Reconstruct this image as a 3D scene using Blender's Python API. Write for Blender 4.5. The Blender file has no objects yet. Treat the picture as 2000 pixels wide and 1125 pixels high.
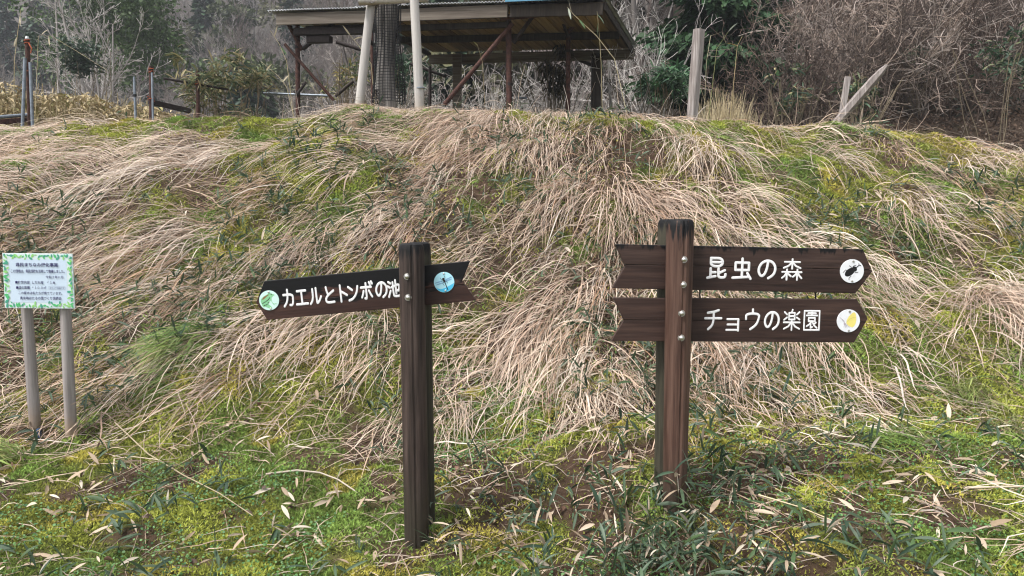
import bpy, math
import numpy as np
from mathutils import Vector, Matrix, Euler

sc = bpy.context.scene
COL = sc.collection
R = math.radians

# ------------------------------------------------------------------ camera, sky, sun, exposure
CAM_Z, PITCH, FPX = 1.5, R(5.2), 2000 * 26 / 36
cd = bpy.data.cameras.new('camera')
cd.lens, cd.sensor_width, cd.clip_end, cd.clip_start = 26, 36, 600, 0.05
cam = bpy.data.objects.new('camera', cd)
COL.objects.link(cam)
cam.location = (0, 0, CAM_Z)
cam.rotation_euler = (math.pi / 2 - PITCH, 0, 0)
sc.camera = cam

SUN_EL, SUN_AZ = R(60), R(236)          # azimuth clockwise from +Y: high on the left, a little behind the camera
w = bpy.data.worlds.new('World')
sc.world = w
w.use_nodes = True
nt = w.node_tree
nt.nodes.clear()
wo = nt.nodes.new('ShaderNodeOutputWorld')
bg = nt.nodes.new('ShaderNodeBackground')
hs = nt.nodes.new('ShaderNodeHueSaturation')
sk = nt.nodes.new('ShaderNodeTexSky')
sk.sky_type = 'NISHITA'
sk.sun_disc = False
sk.sun_elevation = SUN_EL
sk.sun_rotation = SUN_AZ
sk.dust_density = 3.0
hs.inputs['Saturation'].default_value = 0.22     # overcast: nearly grey
nt.links.new(sk.outputs[0], hs.inputs['Color'])
nt.links.new(hs.outputs[0], bg.inputs[0])
bg.inputs[1].default_value = 0.08
nt.links.new(bg.outputs[0], wo.inputs[0])

sd = bpy.data.lights.new('sun', 'SUN')
sd.energy, sd.angle, sd.color = 1.5, R(16), (1.0, 0.96, 0.9)
sun = bpy.data.objects.new('sun', sd)
COL.objects.link(sun)
sv = Vector((math.sin(SUN_AZ) * math.cos(SUN_EL), math.cos(SUN_AZ) * math.cos(SUN_EL), math.sin(SUN_EL)))
sun.rotation_euler = (-sv).to_track_quat('-Z', 'Y').to_euler()
sun.location = (0, 0, 30)

sc.view_settings.view_transform = 'Standard'
sc.view_settings.look = 'None'
sc.view_settings.exposure = 1.78
sc.view_settings.gamma = 1
sc.view_settings.use_curve_mapping = False
sc.render.engine = 'CYCLES'
sc.cycles.max_bounces = 6
sc.cycles.diffuse_bounces = 3
sc.cycles.transmission_bounces = 3
sc.cycles.use_denoising = True
sc.cycles.filter_width = 1.15
sc.cycles.sample_clamp_indirect = 4.0


# ------------------------------------------------------------------ placing helpers
CP, SP = math.cos(PITCH), math.sin(PITCH)


def ratio(px, py):
    """x/y and (z-eye)/y of the line of sight through a point of the photograph (2000 px wide)"""
    u, v = (px - 1000) / FPX, (562.5 - py) / FPX
    fy = CP + v * SP
    return u / fy, (-SP + v * CP) / fy


def P(px, py, Y):
    a, b = ratio(px, py)
    return Vector((a * Y, Y, CAM_Z + b * Y))


def hash2(ix, iy, s):
    n = (ix * 374761393 + iy * 668265263 + s * 1442695041) & 0x7fffffff
    n = ((n ^ (n >> 13)) * 1274126177) & 0x7fffffff
    return ((n ^ (n >> 16)) & 0xffff) / 65535.0


def vnoise(x, y, s=0):
    x = np.asarray(x, float); y = np.asarray(y, float)
    fx, fy = np.floor(x), np.floor(y)
    ix, iy = fx.astype(np.int64), fy.astype(np.int64)
    tx, ty = x - fx, y - fy
    tx = tx * tx * (3 - 2 * tx); ty = ty * ty * (3 - 2 * ty)
    a, b = hash2(ix, iy, s), hash2(ix + 1, iy, s)
    c, d = hash2(ix, iy + 1, s), hash2(ix + 1, iy + 1, s)
    return (a + (b - a) * tx) * (1 - ty) + (c + (d - c) * tx) * ty


def fbm(x, y, s=0, o=3):
    t, a, n = 0, 1, 0
    for i in range(o):
        t = t + a * vnoise(np.asarray(x) * 2 ** i, np.asarray(y) * 2 ** i, s + i * 7)
        n += a; a *= .5
    return t / n


def sstep(a, b, x):
    t = np.clip((np.asarray(x, float) - a) / (b - a), 0, 1)
    return t * t * (3 - 2 * t)


# ------------------------------------------------------------------ the lie of the land
CREST_X = [-40, -9, -5.9, -4.7, -3.5, -2.6, -1.8, -.6, .6, 1.8, 2.95, 4.1, 5.0, 5.6, 6.2, 8, 12, 40]
CREST_Z = [2.5, 2.5, 2.54, 2.60, 2.63, 2.66, 2.77, 2.72, 2.72, 2.67, 2.56, 2.51, 2.44, 2.29, 2.05, 1.6, 1.4, 1.4]
FOOT_X = [-90, -60, -22, -9, -2.5, 1, 3, 4.5, 6, 9, 12, 30]
FOOT_Y = [62, 58, 47, 36, 25, 18.5, 14.5, 12.2, 10.9, 9.9, 9.3, 8]


def hill_d(x, y):
    f = np.interp(x, FOOT_X, FOOT_Y)
    g = (np.interp(x + .5, FOOT_X, FOOT_Y) - np.interp(x - .5, FOOT_X, FOOT_Y))
    return (y - f) / np.sqrt(1 + g * g)


def slope_t(x, y):
    return np.clip((np.asarray(y, float) - 4.75) / (8.7 - 4.75), 0, 1)


def h(x, y):
    x = np.asarray(x, float); y = np.asarray(y, float)
    low = -0.18 + 0.15 * (np.clip(y, -6, 4.9) - 3.3) + 0.2 * sstep(-.1, .8, x) * sstep(2.4, 3.3, y) - .12 * sstep(2, 5, x)
    zc = np.interp(x, CREST_X, CREST_Z)
    t = slope_t(x, y)
    f = .55 * t + .45 * t * t * (3 - 2 * t)
    z = low * (1 - f) + zc * f
    bump = sstep(4.6, 5.6, y) * (1 - sstep(8.0, 9.3, y))
    z = z + bump * ((fbm(x * 1.1, y * 1.1, 3, 3) - .5) * .42 + (vnoise(x * 3.1, y * 2.6, 9) - .5) * .13)
    z = z + (fbm(x * 2.3, y * 2.3, 21, 3) - .5) * .10 * (1 - .5 * bump)
    z = z + (vnoise(x * 6.5, y * 6.5, 23) - .5) * .035 * (1 - sstep(9, 10, y)) - .05 * sstep(8.9, 11, y)
    d = hill_d(x, y)
    dd = np.maximum(d, 0)
    z = z + (.72 * dd * dd / (dd + 1.0)) + (fbm(x * .35, y * .35, 5, 3) - .5) * np.minimum(dd * .4, 2.5)
    return z


def ground_at(px, py, y0=2.6, y1=90):
    a, b = ratio(px, py)
    ys = np.geomspace(y0, y1, 1500)
    g = h(a * ys, ys) - (CAM_Z + b * ys)
    k = np.argmax(g > 0)
    Y = ys[k] if g[k] > 0 else y1
    return Vector((a * Y, Y, float(h(a * Y, Y))))


# ------------------------------------------------------------------ objects
def tag(o, label=None, cat=None, group=None, kind=None):
    if label: o['label'] = label
    if cat: o['category'] = cat
    if group: o['group'] = group
    if kind: o['kind'] = kind
    return o


def thing(name, label, cat, loc, group=None, rot=(0, 0, 0)):
    o = bpy.data.objects.new(name, None)
    o.empty_display_size = .1
    COL.objects.link(o)
    o.location = loc
    o.rotation_euler = rot
    return tag(o, label, cat, group)


def link(name, me, parent=None, M=None):
    o = bpy.data.objects.new(name, me)
    COL.objects.link(o)
    if parent: o.parent = parent
    if M is not None: o.matrix_local = M
    return o


def dup(root, loc, rotz=0, scale=1, label=None, group=None):
    r = root.copy()
    COL.objects.link(r)
    r.location = loc
    r.rotation_euler = (0, 0, rotz)
    r.scale = (scale,) * 3
    if label: r['label'] = label
    if group: r['group'] = group
    for c in list(root.children):
        k = c.copy(); COL.objects.link(k); k.parent = r
        for g in c.children:
            q = g.copy(); COL.objects.link(q); q.parent = k
    return r


def raw_mesh(name, V, faces, cols=None, mat=None, smooth=False):
    """V (n,3); faces: list of int arrays (m,3) or (m,4)"""
    me = bpy.data.meshes.new(name)
    V = np.ascontiguousarray(V, dtype=np.float32).reshape(-1, 3)
    faces = [np.asarray(f, dtype=np.int32) for f in faces if len(f)]
    loops = np.concatenate([f.ravel() for f in faces])
    tot = np.concatenate([np.full(len(f), f.shape[1], np.int32) for f in faces])
    start = np.concatenate([[0], np.cumsum(tot)[:-1]]).astype(np.int32)
    me.vertices.add(len(V)); me.vertices.foreach_set('co', V.ravel())
    me.loops.add(len(loops)); me.loops.foreach_set('vertex_index', loops)
    me.polygons.add(len(tot)); me.polygons.foreach_set('loop_start', start); me.polygons.foreach_set('loop_total', tot)
    me.update(calc_edges=True)
    if cols is not None:
        a = me.color_attributes.new('Col', 'FLOAT_COLOR', 'POINT')
        c = np.ones((len(V), 4), np.float32); c[:, :3] = cols
        a.data.foreach_set('color', c.ravel())
    if smooth: me.polygons.foreach_set('use_smooth', np.ones(len(tot), bool))
    if mat: me.materials.append(mat)
    return me


def norm(a):
    return a / np.maximum(np.linalg.norm(a, axis=-1, keepdims=True), 1e-9)


def ribbons(Pt, W, S):
    """Pt (N,K,3) spines, W (N,K) half widths, S (N,3) or (N,K,3) side directions -> V, quads"""
    N, K = Pt.shape[:2]
    if S.ndim == 2: S = S[:, None, :]
    V = np.stack([Pt - S * W[..., None], Pt + S * W[..., None]], 2).reshape(-1, 3)
    b = (np.arange(N)[:, None] * K + np.arange(K - 1)[None]).ravel() * 2
    return V, np.stack([b, b + 1, b + 3, b + 2], 1)


def leaves3(Pt, W, S, U, fold=.35):
    """leaf blades with a folded midrib: three points across"""
    N, K = Pt.shape[:2]
    if S.ndim == 2: S = S[:, None, :]
    if U.ndim == 2: U = U[:, None, :]
    up = U * W[..., None] * fold
    V = np.stack([Pt - S * W[..., None] + up, Pt, Pt + S * W[..., None] + up], 2).reshape(-1, 3)
    b = (np.arange(N)[:, None] * K + np.arange(K - 1)[None]).ravel() * 3
    return V, np.concatenate([np.stack([b, b + 1, b + 4, b + 3], 1), np.stack([b + 1, b + 2, b + 5, b + 4], 1)])


def tubes(Pt, Rr, n=3):
    N, K = Pt.shape[:2]
    T = np.empty_like(Pt)
    T[:, 1:-1] = Pt[:, 2:] - Pt[:, :-2]; T[:, 0] = Pt[:, 1] - Pt[:, 0]; T[:, -1] = Pt[:, -1] - Pt[:, -2]
    T = norm(T)
    ref = np.where(np.abs(T[:, :1, 2:3]) > .9, np.array([1., 0, 0]), np.array([0, 0, 1.]))
    A = norm(np.cross(T, np.broadcast_to(ref, T.shape))); B = np.cross(T, A)
    th = np.arange(n) * 2 * math.pi / n
    V = Pt[:, :, None] + Rr[..., None, None] * (A[:, :, None] * np.cos(th)[:, None] + B[:, :, None] * np.sin(th)[:, None])
    b = (np.arange(N)[:, None, None] * K + np.arange(K - 1)[None, :, None]) * n
    j = np.arange(n)[None, None]; j2 = (j + 1) % n
    F = np.stack([b + j, b + j2, b + n + j2, b + n + j], -1).reshape(-1, 4)
    return V.reshape(-1, 3), F


class MB:
    """collects solids into one mesh"""
    def __init__(s): s.v, s.f, s.m = [], [], []

    def add(s, vs, fs, mi=0):
        o = len(s.v)
        s.v += [tuple(v) for v in vs]
        s.f += [tuple(i + o for i in f) for f in fs]
        s.m += [mi] * len(fs)
        return s

    def box(s, a, b, mi=0, M=None):
        vs = [Vector((x, y, z)) for z in (a[2], b[2]) for y in (a[1], b[1]) for x in (a[0], b[0])]
        if M: vs = [M @ v for v in vs]
        return s.add(vs, [(0, 2, 3, 1), (4, 5, 7, 6), (0, 1, 5, 4), (2, 6, 7, 3), (0, 4, 6, 2), (1, 3, 7, 5)], mi)

    def beam(s, p, q, wd, ht, mi=0, up=(0, 0, 1)):
        p, q = Vector(p), Vector(q)
        d = (q - p).normalized(); u = Vector(up)
        x = d.cross(u).normalized(); u = x.cross(d)
        vs = [c + x * (sx * wd / 2) + u * (sz * ht / 2) for c in (p, q) for sx, sz in ((-1, -1), (1, -1), (1, 1), (-1, 1))]
        return s.add(vs, [(0, 3, 2, 1), (4, 5, 6, 7), (0, 1, 5, 4), (1, 2, 6, 5), (2, 3, 7, 6), (3, 0, 4, 7)], mi)

    def tube(s, pts, rs, n=10, mi=0, caps=True, wob=0, seed=0):
        pts = [Vector(p) for p in pts]
        if not hasattr(rs, '__len__'): rs = [rs] * len(pts)
        r_ = np.random.default_rng(seed)
        lob = r_.normal(0, wob, n) if wob else np.zeros(n)
        vs = []
        for i, p in enumerate(pts):
            d = (pts[min(i + 1, len(pts) - 1)] - pts[max(i - 1, 0)]).normalized()
            x = d.cross(Vector((0, 1, 0)))
            if x.length < .1: x = d.cross(Vector((1, 0, 0)))
            x.normalize(); y = d.cross(x)
            for k in range(n):
                t = 2 * math.pi * k / n
                rr = rs[i] * (1 + lob[k] + (r_.normal(0, wob * .4) if wob else 0))
                vs.append(p + x * math.cos(t) * rr + y * math.sin(t) * rr)
        fs = []
        for i in range(len(pts) - 1):
            for k in range(n):
                a, b = i * n + k, i * n + (k + 1) % n
                fs.append((a, b, b + n, a + n))
        if caps:
            fs.append(tuple(range(n))[::-1])
            fs.append(tuple((len(pts) - 1) * n + k for k in range(n)))
        return s.add(vs, fs, mi)

    def prism(s, poly, d0, d1, mi=0):
        """poly in x,z; extruded along y from d0 to d1"""
        n = len(poly)
        vs = [(x, d0, z) for x, z in poly] + [(x, d1, z) for x, z in poly]
        fs = [tuple(range(n)), tuple(range(2 * n - 1, n - 1, -1))]
        fs += [(i + n, (i + 1) % n + n, (i + 1) % n, i) for i in range(n)]
        return s.add(vs, fs, mi)

    def flat(s, poly, y, mi=0):
        return s.add([(x, y, z) for x, z in poly], [tuple(range(len(poly)))], mi)

    def mesh(s, name, mats, off=(0, 0, 0), smooth=None):
        me = bpy.data.meshes.new(name)
        o = Vector(off)
        me.from_pydata([Vector(v) - o for v in s.v], [], s.f)
        for m in (mats if isinstance(mats, (list, tuple)) else [mats]): me.materials.append(m)
        me.polygons.foreach_set('material_index', s.m)
        me.update()
        if smooth is not None:
            me.polygons.foreach_set('use_smooth', np.ones(len(me.polygons), bool))
            me.set_sharp_from_angle(angle=R(smooth))
        return me

    def obj(s, name, mats, parent=None, off=None, smooth=None, bevel=0, M=None):
        if off is None: off = parent.location if (parent and M is None) else (0, 0, 0)
        o = link(name, s.mesh(name, mats, off, smooth), parent, M)
        if bevel:
            b = o.modifiers.new('bevel', 'BEVEL'); b.width = bevel; b.segments = 2; b.limit_method = 'ANGLE'
        return o


# ------------------------------------------------------------------ materials
class NG:
    def __init__(s, name):
        s.m = bpy.data.materials.new(name); s.m.use_nodes = True
        s.t = s.m.node_tree; s.t.nodes.clear()
        s.out = s.t.nodes.new('ShaderNodeOutputMaterial')

    def n(s, typ, props=None, **inp):
        k = s.t.nodes.new('ShaderNode' + typ)
        for a, b in (props or {}).items(): setattr(k, a, b)
        for a, b in inp.items():
            a = a.replace('_', ' ')
            sock = k.inputs[int(a[1:])] if a[0] == 'i' and a[1:].isdigit() else k.inputs[a]
            if isinstance(b, bpy.types.NodeSocket): s.t.links.new(b, sock)
            elif isinstance(b, (tuple, list)) and len(b) == 3 and sock.type == 'RGBA': sock.default_value = (*b, 1)
            else: sock.default_value = b
        return k

    def mix(s, f, a, b, mode='MIX'):
        k = s.n('Mix', {'data_type': 'RGBA', 'blend_type': mode})
        for i, v in ((0, f), (6, a), (7, b)):
            if isinstance(v, bpy.types.NodeSocket): s.t.links.new(v, k.inputs[i])
            elif isinstance(v, (tuple, list)): k.inputs[i].default_value = (*v, 1)
            else: k.inputs[i].default_value = v
        return k.outputs[2]

    def math(s, op, a, b=0.0, clamp=False):
        k = s.n('Math', {'operation': op, 'use_clamp': clamp}, i0=a, i1=b)
        return k.outputs[0]

    def ramp(s, f, stops):
        k = s.n('ValToRGB', None, Fac=f)
        e = k.color_ramp.elements
        while len(e) < len(stops): e.new(.5)
        for q, (p, c) in zip(e, stops):
            q.position = p; q.color = (*c, 1) if isinstance(c, (tuple, list)) else (c, c, c, 1)
        return k.outputs[0]

    def coord(s, which='Object', scale=(1, 1, 1)):
        c = s.n('TexCoord')
        return s.n('Mapping', None, Vector=c.outputs[which], Scale=scale).outputs[0]

    def noise(s, vec, scale, detail=4, rough=.55, dist=0):
        k = s.n('TexNoise', None, Vector=vec, Scale=scale, Detail=detail, Roughness=rough, Distortion=dist)
        return k.outputs['Fac']

    def surf(s, col, rough=.8, bump=None, bstr=.3, bdist=.01, metal=0, spec=.3, trans=0, tcol=None):
        p = s.n('BsdfPrincipled', None, Base_Color=col, Roughness=rough, Metallic=metal)
        p.inputs['Specular IOR Level'].default_value = spec
        if bump is not None:
            b = s.n('Bump', None, Height=bump, Strength=bstr, Distance=bdist)
            s.t.links.new(b.outputs[0], p.inputs['Normal'])
        o = p.outputs[0]
        if trans:
            t = s.n('BsdfTranslucent', None, Color=tcol if tcol is not None else col)
            o = s.n('MixShader', None, i0=trans, i1=o, i2=t.outputs[0]).outputs[0]
        s.t.links.new(o, s.out.inputs[0])
        return s.m


def veg(name, rough=.6, trans=.2, spec=.3, var=.0):
    g = NG(name)
    c = g.n('Attribute', {'attribute_name': 'Col'}).outputs['Color']
    if var:
        oi = g.n('ObjectInfo').outputs['Random']
        f = g.math('ADD', g.math('MULTIPLY', oi, 2 * var), 1 - var)
        c = g.n('VectorMath', {'operation': 'SCALE'}, i0=c, Scale=f).outputs[0]
    return g.surf(c, rough, spec=spec, trans=trans)


def plain(name, col, rough=.7, metal=0, nscale=30, amt=.35, bump=.15, spec=.3):
    g = NG(name)
    v = g.coord('Object')
    n = g.noise(v, nscale, 5)
    dark = tuple(c * (1 - amt) for c in col)
    lite = tuple(min(c * (1 + amt), 1) for c in col)
    return g.surf(g.ramp(n, [(.3, dark), (.7, lite)]), rough, n, bump, .003, metal, spec)


def wood(name, dark, mid, light, axis='z', sc_=1.0, rough=.75, bstr=.5, top=None, foot=None, streak=1.0):
    """grain runs along one axis; top = (from, to, colour, noise) weathering cap in generated height"""
    g = NG(name)
    s1 = {'z': (70, 70, 3.2), 'x': (3.2, 70, 70), 'y': (70, 3.2, 70)}[axis]
    v = g.coord('Object', tuple(a * sc_ for a in s1))
    n1 = g.noise(v, 1, 6, .6, .4)
    v2 = g.coord('Object', tuple(a * sc_ * .22 for a in s1))
    n2 = g.noise(v2, 1, 4, .6)
    oi = g.n('ObjectInfo').outputs['Random']
    f = g.math('ADD', g.math('MULTIPLY', n1, .55), g.math('MULTIPLY', n2, .45))
    f = g.math('ADD', f, g.math('MULTIPLY', g.math('SUBTRACT', oi, .5), .12))
    c = g.ramp(f, [(.34, dark), (.5, mid), (.66, light)])
    gen = g.n('SeparateXYZ', None, Vector=g.n('TexCoord').outputs['Generated']).outputs
    if top:
        lo, hi, tc, amp, nsc = top
        nn = g.noise(g.coord('Object', nsc), 1, 4, .6)
        z = g.math('ADD', gen[2], g.math('MULTIPLY', g.math('SUBTRACT', nn, .5), amp))
        m = g.n('MapRange', {'interpolation_type': 'SMOOTHSTEP'}, Value=z, From_Min=lo, From_Max=hi).outputs[0]
        c = g.mix(m, c, tc)
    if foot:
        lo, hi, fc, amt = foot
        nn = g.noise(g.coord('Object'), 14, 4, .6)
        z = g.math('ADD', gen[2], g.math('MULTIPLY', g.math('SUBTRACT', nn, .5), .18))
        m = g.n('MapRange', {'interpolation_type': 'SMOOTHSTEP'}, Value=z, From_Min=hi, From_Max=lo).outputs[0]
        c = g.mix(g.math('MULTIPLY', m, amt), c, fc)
    return g.surf(c, rough, n1, bstr, .003, spec=.25)


M = {}
M['grass'] = veg('dry_grass_blades', .55, .18, .35)
M['green'] = veg('green_leaves', .55, .22, .3)
M['moss'] = veg('moss_tips', .8, .25, .15)
M['litter'] = veg('fallen_leaves', .7, .12, .2)
M['twig'] = veg('bare_twigs', .85, 0, .15, .25)
M['crown'] = veg('tree_leaves', .6, .15, .3, .2)
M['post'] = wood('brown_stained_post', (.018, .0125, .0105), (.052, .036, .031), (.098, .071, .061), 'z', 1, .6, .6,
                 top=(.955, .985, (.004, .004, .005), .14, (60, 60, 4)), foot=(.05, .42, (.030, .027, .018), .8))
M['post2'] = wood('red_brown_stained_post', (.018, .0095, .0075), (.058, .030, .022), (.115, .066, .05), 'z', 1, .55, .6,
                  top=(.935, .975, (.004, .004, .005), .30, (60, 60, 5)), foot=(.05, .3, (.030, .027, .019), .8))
M['post_rear'] = wood('greenish_rear_post', (.014, .012, .008), (.032, .029, .020), (.06, .055, .038), 'z', 1, .7, .6,
                      top=(.955, .985, (.004, .004, .005), .1, (60, 60, 4)))
M['board_sooty'] = wood('stained_board_blackened', (.03, .013, .011), (.05, .023, .019), (.075, .038, .03), 'x', 1, .55, .4,
                        top=(.12, .34, (.004, .004, .005), 2.2, (6, 6, 22)))
M['board_half_sooty'] = wood('stained_board_half_blackened', (.020, .0095, .008), (.042, .0205, .0165), (.075, .038, .03), 'x', 1, .55, .4,
                        top=(.80, 1.05, (.004, .004, .005), 2.2, (6, 6, 22)))
M['board'] = wood('stained_board', (.014, .0078, .0064), (.036, .020, .0165), (.066, .038, .03), 'x', 1, .55, .4)
M['board_drip'] = wood('stained_board_dripping', (.015, .0085, .007), (.037, .0215, .018), (.064, .039, .032), 'x', 1, .55, .4,
                       top=(.80, 1.0, (.004, .004, .005), 1.5, (30, 30, 4)))
M['grey_wood'] = wood('weathered_grey_wood', (.10, .085, .08), (.23, .20, .19), (.42, .385, .37), 'z', .8, .85, .9)
M['stake'] = wood('smooth_grey_stake', (.30, .28, .27), (.42, .40, .38), (.52, .49, .46), 'z', .35, .7, .25,
                  foot=(.05, .3, (.28, .22, .15), .7))
M['sign_post'] = wood('greyed_round_post', (.13, .112, .108), (.24, .215, .21), (.36, .33, .32), 'z', .7, .8, .5,
                      foot=(.05, .35, (.26, .18, .11), .9))
M['old_board'] = wood('old_board', (.055, .044, .036), (.12, .10, .082), (.22, .195, .165), 'x', .5, .85, .6)
M['plank'] = wood('ceiling_plank', (.12, .08, .034), (.28, .19, .085), (.42, .30, .15), 'y', .5, .85, .5)
M['dark_wood'] = wood('dark_old_timber', (.015, .012, .010), (.035, .028, .023), (.07, .055, .045), 'z', .5, .85, .6)
M['rust'] = plain('rusty_pipe', (.060, .026, .020), .8, .1, 24, .55, .3)
M['rust_dark'] = plain('dark_rusty_steel', (.022, .015, .014), .75, .1, 24, .5, .3)
M['galv'] = plain('galvanised_pipe', (.22, .25, .29), .5, .5, 20, .25, .1)
M['zinc'] = plain('zinc_sheet', (.42, .44, .46), .5, .4, 6, .25, .1)
M['blue'] = plain('blue_sheet', (.07, .22, .34), .45, 0, 8, .2, .1)
M['twine'] = plain('orange_twine', (.34, .085, .04), .8, 0, 60, .4, .2)
M['black_net'] = plain('black_plastic_net', (.012, .012, .014), .45, 0, 60, .3, .1)
M['bark'] = wood('grey_bark', (.06, .055, .05), (.20, .185, .175), (.46, .43, .41), 'z', .4, .9, 1.0)
M['white'] = plain('white_cap', (.75, .76, .78), .5, 0, 10, .05, .0)
M['steel'] = plain('steel_bolt', (.62, .60, .57), .32, .9, 80, .1, .1)
M['tape'] = plain('blue_tape', (.02, .06, .14), .5, 0, 40, .3, .1)
g = NG('white_letter_paint')
nn = g.noise(g.coord('Object'), 160, 5, .6)
M['paint'] = g.surf(g.ramp(nn, [(.30, (.52, .51, .52)), (.45, (.78, .78, .80)), (.8, (.80, .80, .82))]), .55, nn, .3, .002)
M['panel'] = plain('printed_panel_white', (.60, .70, .72), .35, 0, 4, .03, .0, .4)
M['panel_inner'] = plain('printed_panel_pale_blue', (.54, .65, .78), .35, 0, 4, .03, .0, .4)
M['ink'] = plain('navy_ink', (.022, .02, .10), .4, 0, 40, .1, .0)
for k, c in dict(leaf_a=(.08, .45, .16), leaf_b=(.26, .58, .18), leaf_c=(.06, .32, .22), disc_white=(.74, .76, .80),
                 disc_mint=(.58, .80, .76), frog=(.24, .55, .30), frog_back=(.22, .12, .05), black=(.008, .008, .010), disc_sky=(.42, .74, .86),
                 disc_deep=(.07, .50, .78), wing=(.22, .42, .62), yellow=(.78, .68, .20), yellow_line=(.60, .52, .18), pale_body=(.45, .40, .45)).items():
    M[k] = plain(k + '_print', c, .4, 0, 20, .06, 0, .4)

rng = np.random.default_rng(11)


# ------------------------------------------------------------------ ground: one sheet, fine near the camera
def axis_pts(fine0, fine1, step, lo, hi, gr=1.16):
    a = list(np.arange(fine0, fine1, step))
    s = step
    while a[-1] < hi: s *= gr; a.append(a[-1] + s)
    s = step
    while a[0] > lo: s *= gr; a.insert(0, a[0] - s)
    return np.array(a)


def moss_mask(x, y):
    """where moss grows rather than bare soil, 0..1"""
    m = fbm(x * 1.15 + 3, y * 1.15, 31, 3) * .62 + fbm(x * 5.2, y * 5.2, 37, 2) * .38
    return sstep(.42, .58, m + .025 + .075 * (1 - sstep(4.6, 5.6, y)))


def soil_mask(x, y):
    return sstep(.65, .74, fbm(x * 1.7 + 9, y * 1.7, 47, 3))


MOSS_A, MOSS_B, MOSS_C = np.array([.235, .255, .05]), np.array([.145, .215, .05]), np.array([.31, .275, .06])
SOIL, THATCH = np.array([.06, .037, .024]), np.array([.075, .054, .036])


def moss_col(x, y, r_):
    a = fbm(x * 2.1, y * 2.1, 61, 2)[:, None]
    c = MOSS_B + (MOSS_A - MOSS_B) * sstep(.35, .6, a)
    c = c + (MOSS_C - c) * sstep(.58, .75, fbm(x * 3.1, y * 3.1, 67, 2))[:, None]
    return c * r_.uniform(.7, 1.3, (len(x), 1))


GX = axis_pts(-7.5, 8.5, .055, -95, 60)
GY = axis_pts(2.0, 10.5, .055, -12, 96)
XX, YY = np.meshgrid(GX, GY)
gx, gy = XX.ravel(), YY.ravel()
gz = h(gx, gy)
nx, ny = len(GX), len(GY)
ii = (np.arange(ny - 1)[:, None] * nx + np.arange(nx - 1)[None]).ravel()
GF = np.stack([ii, ii + 1, ii + nx + 1, ii + nx], 1)
mm = moss_mask(gx, gy)[:, None]
sm = soil_mask(gx, gy)[:, None]
gc = SOIL + (np.array([.085, .10, .025]) - SOIL) * mm * (1 - sm)
th = sstep(.45, .6, fbm(gx * 2, gy * 2, 71, 3))[:, None] * sstep(5, 6, gy)[:, None]
gc = gc + (THATCH - gc) * th * .5
hd = hill_d(gx, gy)
bank = sstep(-.4, .6, hd)[:, None]
BROWN = np.array([.066, .046, .034])
mossb = (sstep(.55, .68, fbm(gx * .9, gy * 1.4, 83, 3)) * (1 - sstep(1.6, 2.6, hd)))[:, None]
bc = BROWN + (np.array([.10, .10, .025]) - BROWN) * mossb
far = sstep(16, 30, gy)[:, None]
bc = bc + (np.array([.062, .055, .050]) - bc) * far
gc = gc + (bc - gc) * bank
gm = NG('soil_and_moss')
ca = gm.n('Attribute', {'attribute_name': 'Col'}).outputs['Color']
v = gm.coord('Object')
n1 = gm.noise(v, 38, 6, .65)
n2 = gm.noise(v, 9, 4, .6)
ff = gm.math('ADD', gm.math('MULTIPLY', n1, 1.3), gm.math('MULTIPLY', n2, .7))
cc = gm.n('VectorMath', {'operation': 'SCALE'}, i0=ca, Scale=ff).outputs[0]
M['ground'] = gm.surf(cc, .9, n1, .9, .03, spec=.15)
ground = link('ground', raw_mesh('ground', np.stack([gx, gy, gz], 1), [GF], gc, M['ground'], True))
tag(ground, 'earth and moss of the grassy embankment and the wooded slopes behind it', kind='structure')

# ------------------------------------------------------------------ trees and shrubs of the slopes behind
def perp(d, r_):
    q = norm(r_.normal(size=d.shape))
    q = q - d * np.sum(q * d, -1, keepdims=True)
    return norm(q)


def walk(p0, d0, L, K, r_, wob=.15, up=0.0):
    N = len(p0)
    out = np.empty((N, K, 3)); out[:, 0] = p0
    d = d0.copy()
    for k in range(1, K):
        d = d + r_.normal(0, wob, d.shape); d[:, 2] += up
        d = norm(d)
        out[:, k] = out[:, k - 1] + d * (L / (K - 1))[:, None]
    return out


def sprout(Pt, Rr, L, n, ratio, ang, r_, wob=.15, up=.05, t0=.25, t1=1.0, rr=.6, K=5):
    N, K0 = Pt.shape[:2]
    idx = np.repeat(np.arange(N), n)
    t = r_.uniform(t0, t1, len(idx)) * (K0 - 1)
    s = np.minimum(t.astype(int), K0 - 2); f = (t - s)[:, None]
    p = Pt[idx, s] * (1 - f) + Pt[idx, s + 1] * f
    tan = norm(Pt[idx, s + 1] - Pt[idx, s])
    a = r_.normal(ang, .22, len(idx))[:, None]
    d = norm(tan * np.cos(a) + perp(tan, r_) * np.sin(a))
    d[:, 2] += up; d = norm(d)
    L2 = L[idx] * ratio * r_.uniform(.55, 1.15, len(idx)) * (1.15 - .55 * t / (K0 - 1))
    r2 = (Rr[idx, s] * (1 - f[:, 0]) + Rr[idx, s + 1] * f[:, 0]) * rr
    Pn = walk(p, d, L2, K, r_, wob, up * .3)
    Rn = r2[:, None] * np.linspace(1, .35, K)[None]
    return Pn, Rn, L2


def merge(parts):
    Vs, Fs, o = [], [], 0
    for V, F in parts:
        Vs.append(V); Fs.append(F + o); o += len(V)
    return np.concatenate(Vs), Fs


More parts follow.
